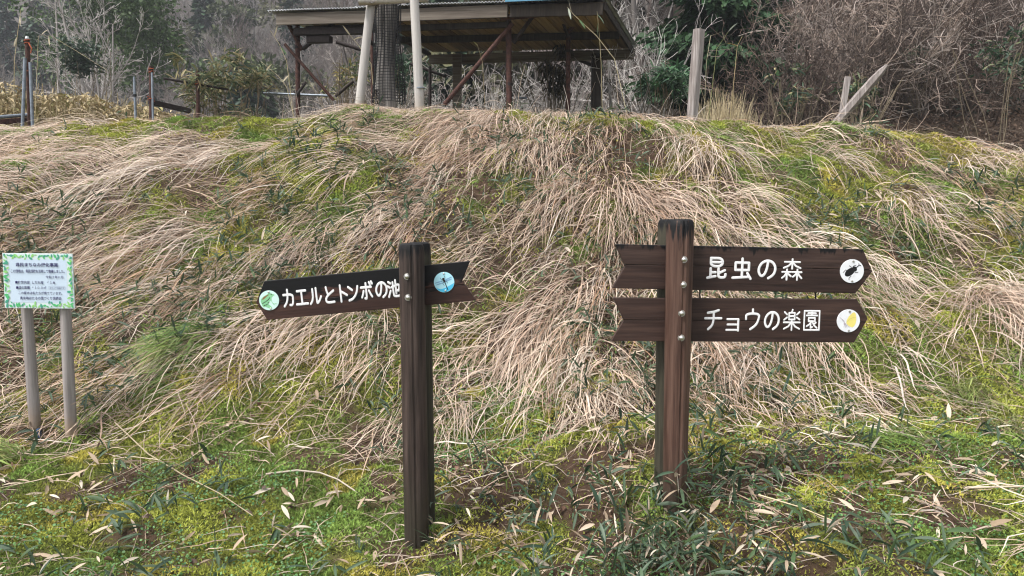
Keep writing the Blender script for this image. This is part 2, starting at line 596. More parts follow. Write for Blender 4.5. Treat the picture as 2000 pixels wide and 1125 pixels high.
def woody(seed, hgt, trunk_r, stems=1, spread=.12, levels=((7, .55, .7), (6, .5, .7), (5, .5, .7)), col=(.3, .27, .25), wob=.12, up=.06, lean=0.0, thin=.002, vc=.25):
    """returns (trunk mesh arrays, twig mesh arrays)"""
    r_ = np.random.default_rng(seed)
    p0 = np.concatenate([r_.normal(0, trunk_r * 1.5 * (stems > 1), (stems, 2)), np.full((stems, 1), -.25)], 1)
    d0 = norm(np.concatenate([r_.normal(lean, spread, (stems, 1)), r_.normal(0, spread, (stems, 1)), np.ones((stems, 1))], 1))
    L = np.full(stems, hgt) * r_.uniform(.75, 1.1, stems)
    Pt = walk(p0, d0, L, 8, r_, wob * .6, .03)
    Rr = trunk_r * r_.uniform(.7, 1.1, stems)[:, None] * np.linspace(1, .22, 8)[None]
    tr = tubes(Pt, Rr, 6)
    parts = []
    cur = (Pt, Rr, L)
    for n, ratio, ang in levels:
        cur = sprout(*cur[:2], cur[2], n, ratio, ang, r_, wob, up)
        cur = (cur[0], np.maximum(cur[1], thin), cur[2])
        parts.append(tubes(cur[0], cur[1], 3))
    V, F = merge(parts)
    c = np.array(col)
    nn = len(V)
    ct = np.repeat(r_.uniform(1 - vc, 1 + vc, (nn // 15 + 1, 1)), 15, 0)[:nn] * c
    return tr, (V, F, ct), c


def woody_meshes(name, **k):
    (tv, tf), (V, F, ct), c = woody(**k)
    a = raw_mesh(name + '_trunk', tv, [tf], np.broadcast_to(c * .85, (len(tv), 3)), M['twig'], True)
    b = raw_mesh(name + '_crown', V, F, ct, M['twig'])
    return a, b


def conifer_meshes(seed, hgt, rad, n=1500, col=(.035, .06, .03), base=.12, spray=.34, droop=.25):
    r_ = np.random.default_rng(seed)
    z = hgt * (base + (1 - base) * r_.power(1.0, n) ** .9)
    z = hgt * (base + (1 - base) * (1 - np.sqrt(r_.uniform(0, 1, n))))
    ph = r_.uniform(0, 2 * math.pi, n)
    env = rad * (1 - (z / hgt)) ** .75 * (.62 + .38 * np.cos(z / hgt * 38 + np.round(ph * 1.3) * 1.9)) + .08
    rr = env * np.sqrt(r_.uniform(.25, 1, n)) * (1 + r_.normal(0, .12, n))
    p = np.stack([rr * np.cos(ph), rr * np.sin(ph), z], 1)
    d = norm(np.stack([np.cos(ph), np.sin(ph), r_.normal(-droop, .3, n)], 1) + r_.normal(0, .25, (n, 3)))
    L = spray * r_.uniform(.6, 1.3, n)
    K = 3
    Pt = p[:, None] + d[:, None] * (L[:, None] * np.linspace(0, 1, K)[None])[..., None]
    Pt[:, 2, 2] -= L * .12
    W = L[:, None] * np.array([.22, .30, .04])[None]
    S = norm(np.cross(d, np.array([0, 0, 1.]) + r_.normal(0, .45, (n, 3))))
    V, F = ribbons(Pt, W, S)
    c = np.array(col) * r_.uniform(.6, 1.45, (n, 1)) * (1 + np.stack([r_.normal(0, .12, n), np.zeros(n), r_.normal(0, .1, n)], 1))
    cr = raw_mesh('crown', V, [F], np.repeat(c, K * 2, 0), M['crown'])
    tp = np.array([[[0, 0, -.4], [0.02, 0, hgt * .5], [0, .03, hgt * .96]]])
    tv, tf = tubes(tp, np.array([[rad * .11, rad * .075, .015]]), 7)
    return raw_mesh('trunk', tv, [tf], np.broadcast_to(np.array([.10, .075, .06]), (len(tv), 3)), M['twig'], True), cr


def broadleaf_meshes(seed, hgt, rad, n=1800, col=(.07, .10, .035), lobes=9, leaf=.22, zlo=.3):
    r_ = np.random.default_rng(seed)
    lc = np.stack([r_.normal(0, rad * .5, lobes), r_.normal(0, rad * .5, lobes), hgt * r_.uniform(zlo, .92, lobes)], 1)
    lr = rad * r_.uniform(.3, .6, lobes)
    k = r_.integers(0, lobes, n)
    d = norm(r_.normal(size=(n, 3)))
    p = lc[k] + d * (lr[k] * r_.uniform(.55, 1.08, n))[:, None] * np.array([1, 1, .8])
    dd = norm(d + r_.normal(0, .6, (n, 3)) + np.array([0, 0, -.2]))
    L = leaf * r_.uniform(.6, 1.4, n)
    Pt = p[:, None] + dd[:, None] * (L[:, None] * np.linspace(0, 1, 3)[None])[..., None]
    W = L[:, None] * np.array([.12, .32, .05])[None]
    V, F = ribbons(Pt, W, perp(dd, r_))
    c = np.array(col) * (r_.uniform(.65, 1.35, lobes)[k] * r_.uniform(.65, 1.4, n))[:, None]
    cr = raw_mesh('crown', V, [F], np.repeat(c, 6, 0), M['crown'])
    (tv, tf), (bv, bf, _), cc = woody(seed, hgt * .8, rad * .06, 1, .1, ((6, .5, .8), (3, .5, .7)), (.16, .14, .12))
    V2, F2 = merge([(tv, tf), (bv, bf[0])])
    return raw_mesh('trunk', tv, [tf], np.broadcast_to(np.array([.16, .14, .12]), (len(tv), 3)), M['twig'], True), cr


def tree_thing(name, meshes, label, cat, group, loc, rotz=0, s=1, names=('trunk', 'crown')):
    t = thing(name, label, cat, loc, group, (0, 0, rotz))
    t.scale = (s, s, s)
    for nme, me in zip(names, meshes): link(nme, me, t)
    return t


def gl(x, y, dz=0): return (x, y, float(h(x, y)) + dz)


# far slope on the left and in the middle: bare trees, cedars, evergreen broadleaves
bare_kinds = [woody_meshes('bare_tree', seed=100 + i, hgt=6.0 + .8 * (i % 3), trunk_r=.09, stems=1 + (i % 2), spread=.14,
                           levels=((13, .46, .62), (7, .5, .6), (6, .5, .6)), col=cl, thin=.009, up=.10)
              for i, cl in enumerate([(.24, .215, .20), (.20, .17, .155), (.28, .26, .25), (.185, .155, .15)])]
cedar_kinds = [conifer_meshes(200 + i, 9.5 + i, 1.9 + .25 * i, 1700, cl, .05, .62) for i, cl in
               enumerate([(.036, .062, .032), (.05, .075, .034), (.028, .052, .032)])]
leafy_kinds = [broadleaf_meshes(300 + i, 5.2 + i * .5, 2.5, 2200, cl, 12, .34) for i, cl in
               enumerate([(.075, .095, .036), (.055, .080, .034), (.09, .09, .045)])]
first = {}


def plant(kind, i, loc, rz, s):
    key = (kind, i)
    lab = {'bare': ['leafless grey tree on the far wooded slope', 'leafless brown tree on the far wooded slope', 'pale leafless tree on the far wooded slope', 'leafless purplish brown tree on the far wooded slope'],
           'cedar': ['dark green cedar on the far wooded slope', 'mid green cedar on the far wooded slope', 'blackish green cedar on the far wooded slope'],
           'leafy': ['olive green evergreen tree on the far wooded slope', 'dull green evergreen tree on the far wooded slope', 'yellowish green evergreen tree on the far wooded slope']}[kind][i]
    grp = lab.replace(' tree ', ' trees ').replace('cedar', 'cedars')
    if key not in first:
        nm, me, cat = {'bare': ('bare_tree', bare_kinds, 'tree'), 'cedar': ('cedar_tree', cedar_kinds, 'tree'), 'leafy': ('evergreen_tree', leafy_kinds, 'tree')}[kind]
        first[key] = tree_thing(nm, me[i], lab, cat, grp, loc, rz, s)
    else:
        dup(first[key], loc, rz, s)


r2 = np.random.default_rng(77)
placed = []
tries = 0
while len(placed) < 235 and tries < 6000:
    tries += 1
    y = 20 + 62 * r2.uniform(0, 1) ** 1.3
    x = r2.uniform(-.78, .30) * y
    d = float(hill_d(x, y))
    if d < 1.5: continue
    z = float(h(x, y))
    if (z - 1.5) / y > .37: continue
    md = .95 + y * .02
    if any((x - a) ** 2 + (y - b) ** 2 < md * md for a, b in placed): continue
    placed.append((x, y))
    q = fbm(x * .11, y * .11, 91, 2)
    u = r2.uniform()
    a_ = x / y
    pc = .02 + (.55 * (q > .5) + .1) * (a_ < -.34) * (d > 10) + .3 * (-.34 < a_ < -.12) * (d > 24)
    if u < pc: k, i = 'cedar', int(r2.integers(3))
    elif u < pc + .06 + .08 * (a_ < -.3): k, i = 'leafy', int(r2.integers(3))
    else: k, i = 'bare', int(r2.integers(4))
    plant(k, i, (x, y, z), r2.uniform(0, 6.3), float(r2.uniform(.7, 1.15)))

# the trees one can name
b = ground_at(235, 160, 12)
pt = P(235, 45, 33)
tree_thing('evergreen_tree', broadleaf_meshes(341, 11.5, 2.3, 13000, (.06, .10, .034), 26, .15, .5), 'large bright green evergreen tree behind the pale spreading bare tree', 'tree', None, (pt[0] - .3, 33, float(h(pt[0], 33)) - .2))
pt = P(473, 60, 38)
tree_thing('cedar_tree', conifer_meshes(342, 7.0, 1.35, 2600, (.022, .05, .028), .05, .5), 'narrow dark cedar at the foot of the hill left of the shed roof', 'tree', None, (pt[0], 38, float(h(pt[0], 38)) + .2))
pt = P(505, 60, 40)
tree_thing('cedar_tree', conifer_meshes(343, 6.6, 1.5, 2600, (.06, .09, .04), .05, .5), 'pale green cedar close beside the narrow dark one', 'tree', None, (pt[0], 40, float(h(pt[0], 40)) + .2))
pt = P(205, 150, 24)
tree_thing('bare_tree', woody_meshes('spreading_tree', seed=404, hgt=6.4, trunk_r=.10, stems=5, spread=.24, levels=((9, .42, .62), (6, .5, .65), (4, .5, .6)), col=(.42, .39, .375), thin=.008, up=.05),
           'pale many-stemmed bare tree spreading above the dry bamboo grass', 'tree', None, (pt[0], 24, float(h(pt[0], 24)) - .1))
for (px, Y, hh, lab) in ((112, 30, 9.0, 'straight pale trunk standing left of the spreading bare tree'), (155, 33, 9.0, 'straight grey trunk just left of the bright evergreen')):
    pt = P(px, 120, Y)
    tree_thing('bare_tree', woody_meshes('slender_tree', seed=500 + px, hgt=hh, trunk_r=.11, stems=1, spread=.02, levels=((9, .25, .9), (5, .5, .7)), col=(.34, .31, .29), thin=.008, wob=.08), lab, 'tree', None, (pt[0], Y, float(h(pt[0], Y))))

# cedars right of the shed and behind it
pt = P(1405, 60, 15.5)
tree_thing('cypress_tree', conifer_meshes(610, 6.2, 1.75, 26000, (.022, .056, .020), .08, .15, .55), 'dense dark green cypress at the edge of the thicket right of the shed', 'tree', None, (pt[0], 15.5, float(h(pt[0], 15.5)) + .1))
pt = P(880, 150, 24)
tree_thing('cedar_tree', conifer_meshes(611, 6.5, 1.5, 3200, (.025, .045, .024), .03, .45), 'dark cedar seen under the shed roof behind the light timber post', 'tree', None, (pt[0], 24, float(h(pt[0], 24)) - .3))
pt = P(840, 0, 30)
tree_thing('cedar_tree', conifer_meshes(612, 10, 1.9, 3000, (.03, .055, .028), .03, .6), 'cedar showing over the roof beside the netted trunk', 'tree', None, (pt[0], 30, float(h(pt[0], 30)) - .6))
for i, (px, Y) in enumerate(((1262, 19), (1225, 20.5), (1300, 21), (1515, 18.5))):
    pt = P(px, 60, Y)
    tree_thing('dark_trunk', woody_meshes('dark_trunk', seed=640 + i, hgt=7.5, trunk_r=.13, stems=1, spread=.03, levels=((7, .2, 1.0), (4, .5, .7)), col=(.075, .06, .055), thin=.006),
               ['dark straight trunk nearest the right end of the shed roof', 'dark straight trunk half hidden by the shed roof corner', 'dark straight trunk just left of the cypress', 'dark straight trunk right of the cypress'][i], 'tree', None, (pt[0], Y, float(h(pt[0], Y)) - .2))

# whitish slender birch-like shrubs right of the shed
for i, (px, Y, hh, sd_, lab) in enumerate(((1207, 13.2, 2.6, 31, 'white-barked bare shrub rising at the shed corner'), (1275, 15.5, 3.4, 32, 'pale bare shrub with arching twigs between shed and cypress'),
                                           (1245, 17.5, 4.0, 34, 'pale bare shrub behind the shed corner'))):
    pt = P(px, 150, Y)
    tree_thing('bare_shrub', woody_meshes('pale_shrub', seed=700 + sd_, hgt=hh, trunk_r=.030, stems=5, spread=.34, levels=((7, .5, .6), (4, .5, .7)), col=(.50, .47, .45), thin=.0035, wob=.16, up=.02), lab, 'shrub', None, (pt[0], Y, float(h(pt[0], Y))), names=('stems', 'twigs'))

# thicket of bare scrub on the near right slope
scrub = [woody_meshes('scrub', seed=800 + i, hgt=2.3, trunk_r=.020, stems=7, spread=.55, levels=((7, .6, .8), (5, .55, .85), (1, .5, .8)), col=cl, thin=.0046, wob=.26, up=.0, vc=.65)
         for i, cl in enumerate([(.135, .098, .08), (.09, .066, .056), (.24, .19, .16), (.125, .10, .088)])]
sc_lab = ['tangled reddish brown bare scrub on the slope right of the shed', 'tangled dark brown bare scrub on the slope right of the shed',
          'tangled light brown bare scrub on the slope right of the shed', 'tangled greyish brown bare scrub on the slope right of the shed']
firsts = {}
pl = []
tries = 0
while len(pl) < 95 and tries < 8000:
    tries += 1
    px = r2.uniform(1465, 2120); Y = r2.uniform(11.5, 21)
    x = (px - 1000) / FPX / 1.01 * Y
    d = float(hill_d(x, Y))
    lim = np.interp(px, [1380, 1500, 1700, 1850, 2000, 2120], [.6, .5, 1.7, 2.7, 3.2, 3.4])
    if d < lim or d > 8.5: continue
    if any((x - a) ** 2 + (Y - b) ** 2 < .36 for a, b in pl): continue
    pl.append((x, Y))
    i = int(r2.integers(4))
    s = float(r2.uniform(.75, 1.25))
    if i not in firsts:
        firsts[i] = tree_thing('bare_scrub', scrub[i], sc_lab[i], 'shrub', sc_lab[i], gl(x, Y), r2.uniform(0, 6.3), s, ('stems', 'twigs'))
    else:
        dup(firsts[i], gl(x, Y), r2.uniform(0, 6.3), s)

# larger pale branches arching out of the thicket
for i, (px, Y, lab) in enumerate(((1600, 13.6, 'pale arching bare shrub above the short broken post'), (1700, 13.2, 'pale bare shrub with long whips above the leaning post'), (1800, 12.6, 'pale bare shrub in the middle of the right thicket'),
                                  (1890, 12.2, 'pale twiggy shrub left of the evergreen bush'), (1985, 12.4, 'greyish feathery bare shrub at the right edge'), (1525, 14.6, 'pale bare shrub beside the cypress'))):
    pt = P(px, 100, Y)
    tree_thing('bare_shrub', woody_meshes('arching_shrub', seed=930 + i, hgt=2.3, trunk_r=.011, stems=6, spread=.65, levels=((6, .6, .7), (4, .55, .8)), col=(.36, .31, .28), thin=.0045, wob=.2, up=-.01, vc=.4), lab, 'shrub', None,
               (pt[0], Y + 1.1, float(h(pt[0], Y + 1.1)) + .05), names=('stems', 'twigs'))

# brush behind and under the shed
brush = [woody_meshes('brush', seed=860 + i, hgt=1.7, trunk_r=.012, stems=9, spread=.4, levels=((7, .5, .7), (4, .5, .8)), col=cl, thin=.004, wob=.22, up=.0)
         for i, cl in enumerate([(.30, .27, .25), (.24, .20, .18), (.36, .34, .32)])]
br_lab = ['low grey leafless brush behind the shed', 'low brown leafless brush behind the shed', 'low whitish leafless brush behind the shed']
firsts = {}
for k in range(75):
    Y = r2.uniform(14.5, 24); px = r2.uniform(520, 1330)
    x = (px - 1000) / FPX / 1.01 * Y
    i = int(r2.integers(3)); s = float(r2.uniform(.8, 1.35))
    if i not in firsts: firsts[i] = tree_thing('leafless_brush', brush[i], br_lab[i], 'shrub', br_lab[i], gl(x, Y), r2.uniform(0, 6), s, ('stems', 'twigs'))
    else: dup(firsts[i], gl(x, Y), r2.uniform(0, 6), s)


# dark evergreen undergrowth and bamboo leaves (lance-shaped), in bulk
def lance(p, d, L, wd, r_, K=5, droop=.6, U=None):
    """leaf spines that start along d and droop"""
    N = len(p)
    Pt = np.empty((N, K, 3)); Pt[:, 0] = p
    d = d.copy()
    for k in range(1, K):
        d[:, 2] -= droop / (K - 1) * r_.uniform(.5, 1.4, N)
        d = norm(d); Pt[:, k] = Pt[:, k - 1] + d * (L / (K - 1))[:, None]
    prof = np.array([.25, .9, 1.0, .7, .04]) if K == 5 else np.interp(np.linspace(0, 1, K), [0, .2, .5, .8, 1], [.25, .9, 1, .6, .04])
    W = wd[:, None] * prof[None]
    S = norm(np.cross(d, np.array([0, 0, 1.]) + r_.normal(0, .55, (N, 3))))
    Un = norm(np.cross(S, d))
    return leaves3(Pt, W, S, Un, .3)


def leaf_mass(name, pos, r_, L, wd, pal, label=None, cat=None, parent=None, droop=.7, mat='green', upz=.25, kind='stuff'):
    n = len(pos)
    d = norm(r_.normal(size=(n, 3)) * np.array([1, 1, .5]) + np.array([0, 0, upz]))
    Ls = L * r_.uniform(.6, 1.25, n); ws = wd * r_.uniform(.7, 1.2, n)
    V, F = lance(pos, d, Ls, ws, r_, droop=droop)
    pal = np.array(pal)
    c = pal[r_.integers(0, len(pal), n)] * r_.uniform(.7, 1.3, (n, 1))
    o = link(name, raw_mesh(name, V, [F], np.repeat(c, 15, 0), M[mat]), parent)
    return tag(o, label, cat, None, kind)


DRY = [(.34, .27, .15), (.42, .34, .20), (.27, .21, .12), (.46, .38, .25), (.22, .20, .09)]
SASA = [(.030, .065, .036), (.045, .085, .045), (.06, .10, .06), (.025, .05, .03), (.09, .12, .05)]
# dry bamboo grass bank at the left
n = 15000
Y = rng.uniform(12.0, 15.8, n); px = rng.uniform(-90, 470, n)
x = (px - 1000) / FPX / 1.02 * Y
top = np.interp(px, [-90, 0, 120, 250, 330, 400, 470], [1.25, 1.2, 1.1, .95, .8, .6, .4]) * (.8 + .4 * fbm(x * 1.3, Y * 1.3, 15, 2))
zz = h(x, Y) + top * (1 - rng.uniform(0, 1, n) ** 1.6 * .95)
leaf_mass('dry_bamboo_grass', np.stack([x, Y, zz], 1), rng, .17, .017, DRY, 'bank of dry yellow bamboo grass beyond the crest on the left', 'bamboo grass', droop=1.1, mat='litter')
ns = 1500
Y = rng.uniform(12, 15.5, ns); px = rng.uniform(-90, 460, ns); x = (px - 1000) / FPX / 1.02 * Y
tp = np.interp(px, [-90, 0, 120, 250, 330, 460], [1.35, 1.3, 1.15, 1.0, .8, .5]) * rng.uniform(.6, 1.1, ns)
p0 = np.stack([x, Y, h(x, Y)], 1)
Pt = walk(p0, norm(np.stack([rng.normal(0, .2, ns), rng.normal(0, .2, ns), np.ones(ns)], 1)), tp, 4, rng, .08)
V, F = tubes(Pt, np.full((ns, 4), .0045), 3)
cc = np.repeat(np.array(DRY)[rng.integers(0, 5, ns)], 12, 0)
tag(link('dry_bamboo_canes', raw_mesh('dry_bamboo_canes', V, [F], cc, M['litter'])), 'thin dry canes of the bamboo grass bank on the left', 'bamboo grass', None, 'stuff')


def bush(name, label, px, py, Y, rx, rz, n, L, wd, pal, stemcol=(.16, .13, .09), ns=26, seed=1, droop=.8, cat='bush'):
    r_ = np.random.default_rng(seed)
    lob = np.concatenate([r_.normal(0, .55, (7, 2)), r_.normal(0, .6, (7, 1))], 1)
    c = P(px, py, Y)
    g0 = float(h(c[0], Y))
    t = thing(name, label, cat, (c[0], Y, g0))
    top = c[2] - g0 + rz
    d = norm(r_.normal(size=(n, 3)))
    p = (lob[r_.integers(0, 7, n)] + d * r_.uniform(.1, .55, (n, 1))) * np.array([rx, rx * .8, rz]) + np.array([0, 0, c[2] - g0])
    p[:, 2] = np.maximum(p[:, 2], .03)
    leaf_mass('leaves', p, r_, L, wd, pal, parent=t, droop=droop)
    p0 = np.stack([r_.normal(0, rx * .3, ns), r_.normal(0, rx * .3, ns), np.full(ns, -.05)], 1)
    Pt = walk(p0, norm(np.stack([r_.normal(0, rx * .5, ns), r_.normal(0, rx * .4, ns), np.full(ns, top * .9)], 1)), np.full(ns, top) * r_.uniform(.7, 1.05, ns), 5, r_, .1)
    V, F = tubes(Pt, np.full((ns, 5), .006), 4)
    link('stems', raw_mesh('stems', V, [F], np.broadcast_to(np.array(stemcol), (len(V), 3)), M['twig']), t)
    return t


bush('bamboo_clump', 'leafy green and straw bamboo clump left of the shed post', 470, 190, 12.6, .62, .42, 1000, .19, .014, [(.06, .09, .05), (.10, .13, .06), (.17, .18, .08), (.33, .28, .16), (.26, .22, .12)], seed=21)
bush('bamboo_clump', 'thin bamboo clump around the rusty rail', 395, 165, 12.9, .38, .40, 420, .18, .015, [(.10, .12, .05), (.24, .21, .10), (.07, .10, .05)], seed=22)
bush('bamboo_clump', 'bright green bamboo clump beside the upright grey post', 1290, 150, 12.2, .50, .34, 700, .22, .018, [(.045, .11, .05), (.06, .14, .06), (.03, .075, .04), (.12, .18, .12)], seed=23)
bush('bamboo_clump', 'dark withered bamboo hanging behind the inner rusty post', 1082, 140, 12.4, .22, .35, 420, .2, .013, [(.03, .03, .022), (.05, .045, .03), (.10, .085, .05)], seed=24, droop=2)
bush('evergreen_bush', 'dark evergreen bush at the far right edge of the thicket', 1960, 125, 11.6, .75, .34, 520, .12, .016, SASA[:4] + [(.14, .16, .08)], seed=25, ns=7)
bush('evergreen_bush', 'small evergreen sprig in the thicket above the leaning post', 1790, 95, 13.5, .42, .3, 220, .12, .017, SASA, seed=26)
bush('bamboo_clump', 'small bamboo tuft behind the leaning post', 1680, 175, 11.9, .3, .28, 220, .16, .014, SASA + [(.3, .25, .14)], seed=27)
bush('bamboo_clump', 'sparse bamboo tuft right of the dry upright grass', 1540, 190, 12.2, .4, .3, 200, .15, .013, SASA + [(.35, .3, .17)], seed=28)
bush('evergreen_bush', 'dark green shrub low behind the pale bare tree', 160, 112, 21, .9, .6, 900, .16, .03, [(.03, .055, .035), (.04, .07, .045)], seed=29)
bush('evergreen_bush', 'blackish green bush under the shed roof behind the netted trunk', 760, 150, 14.5, .8, .5, 700, .16, .015, SASA[:4], seed=30)
bush('bamboo_clump', 'yellowing bamboo tuft under the left part of the shed', 668, 150, 13.6, .35, .4, 160, .19, .016, [(.20, .19, .06), (.30, .24, .10), (.08, .11, .05)], seed=33)
# dark bushy understory in the thicket
n = 9000
px = rng.uniform(1420, 2100, n); Y = rng.uniform(12.5, 19, n); x = (px - 1000) / FPX / 1.01 * Y
d = hill_d(x, Y)
ok = (d > 1.2 + 1.4 * (px > 1700)) & (fbm(x * .9, Y * .9, 19, 2) > .42)
x, Y = x[ok], Y[ok]
leaf_mass('undergrowth', np.stack([x, Y, h(x, Y) + rng.uniform(.05, 1.1, len(x)) ** 1.5], 1), rng, .13, .016, [(.016, .028, .017), (.026, .044, .026), (.04, .04, .028), (.05, .038, .028)],
          'dark evergreen undergrowth beneath the bare scrub on the right slope', 'undergrowth')
# leaf litter of the right slope
n = 26000
px = rng.uniform(1380, 2150, n); Y = rng.uniform(9.2, 16.5, n); x = (px - 1000) / FPX / 1.0 * Y
ok = hill_d(x, Y) > -.25
x, Y = x[ok], Y[ok]; n = len(x)
p = np.stack([x, Y, h(x, Y) + rng.uniform(.005, .035, n)], 1)
a = rng.uniform(0, 6.28, n)
dz = rng.normal(.1, .35, n)
d = norm(np.stack([np.cos(a), np.sin(a) * .8, np.sin(a) * .55 + dz], 1))
L = rng.uniform(.03, .075, n)
Pt = np.stack([p, p + d * (L * .5)[:, None] + np.array([0, 0, .006]), p + d * L[:, None]], 1)
V, F = ribbons(Pt, L[:, None] * np.array([.12, .30, .04])[None], perp(d, rng))
pal = np.array([(.09, .058, .040), (.13, .085, .06), (.065, .042, .030), (.19, .135, .10), (.30, .24, .20)])
c = pal[rng.choice(5, n, p=[.34, .27, .2, .14, .05])]
tag(link('leaf_litter', raw_mesh('leaf_litter', V, [F], np.repeat(c, 6, 0), M['litter'])), 'brown fallen leaves covering the slope at the right', 'leaf litter', None, 'stuff')
# fine fallen sticks on the same slope
n = 420
px = rng.uniform(1450, 2100, n); Y = rng.uniform(10, 14, n); x = (px - 1000) / FPX * Y
ok = hill_d(x, Y) > 0
x, Y = x[ok], Y[ok]; n = len(x)
a = rng.uniform(0, 6.28, n)
Pt = walk(np.stack([x, Y, h(x, Y) + .03], 1), norm(np.stack([np.cos(a), .3 * np.sin(a), rng.normal(.1, .35, n)], 1)), rng.uniform(.3, .9, n), 5, rng, .12)
V, F = tubes(Pt, np.full((n, 5), .004), 3)
tag(link('fallen_twigs', raw_mesh('fallen_twigs', V, [F], np.repeat(np.array([(.2, .16, .13), (.12, .09, .07)])[rng.integers(0, 2, n)], 15, 0), M['twig'])), 'thin sticks lying on the leafy slope at the right', 'twigs', None, 'stuff')
# upright dry grass right of the grey post
n = 900
px = rng.normal(1415, 38, n); Y = rng.uniform(11.0, 12.2, n); x = (px - 1000) / FPX / 1.015 * Y
L = rng.uniform(.45, 1.0, n) * np.clip(1.15 - np.abs(px - 1410) / 150, .3, 1)
Pt = walk(np.stack([x, Y, h(x, Y)], 1), norm(np.stack([rng.normal(0, .15, n), rng.normal(0, .15, n), np.ones(n)], 1)), L, 5, rng, .07)
V, F = ribbons(Pt, np.linspace(.006, .002, 5)[None] * rng.uniform(.7, 1.4, (n, 1)), perp(norm(Pt[:, -1] - Pt[:, 0]), rng))
c = np.array([(.40, .33, .20), (.32, .26, .16), (.46, .39, .26)])[rng.integers(0, 3, n)]
tag(link('upright_dry_grass', raw_mesh('upright_dry_grass', V, [F], np.repeat(c, 10, 0), M['litter'])), 'stand of stiff upright dry grass right of the tall grey post', 'dry grass', None, 'stuff')

# ------------------------------------------------------------------ open shed
FL, FR, RR = P(525, 30, 11.5), P(1180, 6, 9.92), P(1240, 97, 12.39)
e1 = (FR - FL); LEN = e1.length; e1.normalize()
e2 = (RR - FR); DEP = e2.length; e2.normalize()
SPLIT = 1.52                       # the deep, boarded part of the roof starts here


def sh(a, b_, c=0): return FL + e1 * a + e2 * b_ + Vector((0, 0, c))


def gz_at(v, sink=.1): return Vector((v[0], v[1], float(h(v[0], v[1])) - sink))


base = gz_at(sh(LEN / 2, 1.2), 0)
shed = thing('open_shed', 'old open shed of rusty pipes under a corrugated roof on top of the bank', 'shed', base)
e2 = (e2 - e1 * e1.dot(e2)).normalized()          # square frame of the roof
e3 = e1.cross(e2)
Msh = Matrix(((e1.x, e2.x, e3.x, 0), (e1.y, e2.y, e3.y, 0), (e1.z, e2.z, e3.z, 0), (0, 0, 0, 1)))
Msh.translation = FL - base


def corr(name, a0, a1, b0, b1, c, mat, lam=.05, amp=.009):
    """corrugated sheet, ridges running front to back, with real thickness"""
    m = int((a1 - a0) / lam * 8) + 1
    a = np.linspace(a0, a1, m)
    z = c + amp * np.cos(2 * math.pi * a / lam) + .004 * np.sin(a * 3)
    bb = np.linspace(b0, b1, 4)
    V = []
    for off in (0, .004):
        for b_ in bb:
            V.append(np.stack([a, np.full(m, b_), z + off - .004 * (b_ - b0)], 1))
    V = np.concatenate(V)
    F = []
    for s_ in (0, 4):
        for j in range(3):
            i = (s_ + j) * m + np.arange(m - 1)
            F.append(np.stack([i, i + 1, i + m + 1, i + m], 1))
    i = np.arange(m - 1)
    F.append(np.stack([i, i + 1, i + 1 + 4 * m, i + 4 * m], 1))
    i = i + 3 * m
    F.append(np.stack([i, i + 1, i + 1 + 4 * m, i + 4 * m], 1))
    return link(name, raw_mesh(name, V, F, None, mat), shed, Msh)


corr('roof_sheet', .0, SPLIT + .02, -.04, 1.05, .055, M['zinc'])
corr('roof_sheet', SPLIT - .04, 3.82, -.04, DEP + .08, .062, M['zinc'])
corr('roof_sheet', 3.80, LEN + .05, -.02, DEP + .10, .066, M['zinc'])
o = corr('blue_roof_sheet', 3.79, 5.02, -.10, .50, .088, M['blue'], .12, .012)
MB().box((3.80, -.102, .035), (5.03, -.096, .10)).obj('sheet_fold', M['blue'], o, off=(0, 0, 0))
o['label'] = 'blue sheet laid over the front edge of the roof'


def part(name, mb, mat, parent=None, bevel=0, smooth=None, Mx=None):
    return mb.obj(name, mat, parent or shed, bevel=bevel, smooth=smooth, M=Mx)


def lbeam(name, a, b_, mat, wd, ht, bevel=.004):
    return part(name, MB().beam(a, b_, wd, ht), mat, shed, bevel, None, Msh)


lbeam('fascia_board', (.12, .03, -.055), (2.05, .03, -.065), M['old_board'], .035, .17)
lbeam('fascia_board', (2.06, .03, -.06), (3.80, .03, -.05), M['old_board'], .035, .17)
lbeam('fascia_board', (3.83, .045, -.05), (LEN - .02, .045, -.06), M['dark_wood'], .035, .16)['label'] = 'dark fascia board below the blue sheet'
# boards under the roof, front to back
npl = 19
pw = (LEN - SPLIT - .02) / npl
pm = [M['plank'], wood('ceiling_plank_dark', (.06, .038, .018), (.14, .092, .044), (.24, .165, .08), 'y', .5, .85, .5),
      wood('ceiling_plank_pale', (.15, .10, .045), (.30, .21, .10), (.42, .31, .16), 'y', .5, .85, .5)]
rp = np.random.default_rng(4)
for i in range(npl):
    a0 = SPLIT + i * pw
    g_ = rp.uniform(.006, .022)
    q = MB().box((a0 + g_, .06 + rp.uniform(0, .03), .014 + rp.uniform(-.008, .006)), (a0 + pw - .004, DEP - rp.uniform(0, .05), .036))
    part('plank', q, pm[rp.choice(3, p=[.45, .27, .28])], shed, 0, None, Msh)
for i in range(3):
    part('plank', MB().box((.35 + i * .4, .10, .012), (.70 + i * .4, .98, .034)), pm[1], shed, 0, None, Msh)
lbeam('purlin', (SPLIT - .1, 1.45, -.05), (LEN - .05, 1.45, -.05), M['dark_wood'], .06, .10)
lbeam('purlin', (.3, .55, -.09), (SPLIT + .3, .55, -.09), M['dark_wood'], .08, .12)
lbeam('barge_board', (LEN - .005, .05, -.02), (LEN - .005, DEP + .05, -.05), M['dark_wood'], .03, .10)
lbeam('barge_board', (SPLIT - .03, .9, -.02), (SPLIT - .03, DEP + .02, -.03), M['dark_wood'], .03, .08)
lbeam('rear_beam', (SPLIT + .02, DEP - .12, -.14), (LEN + .02, DEP - .12, -.10), M['old_board'], .09, .15)
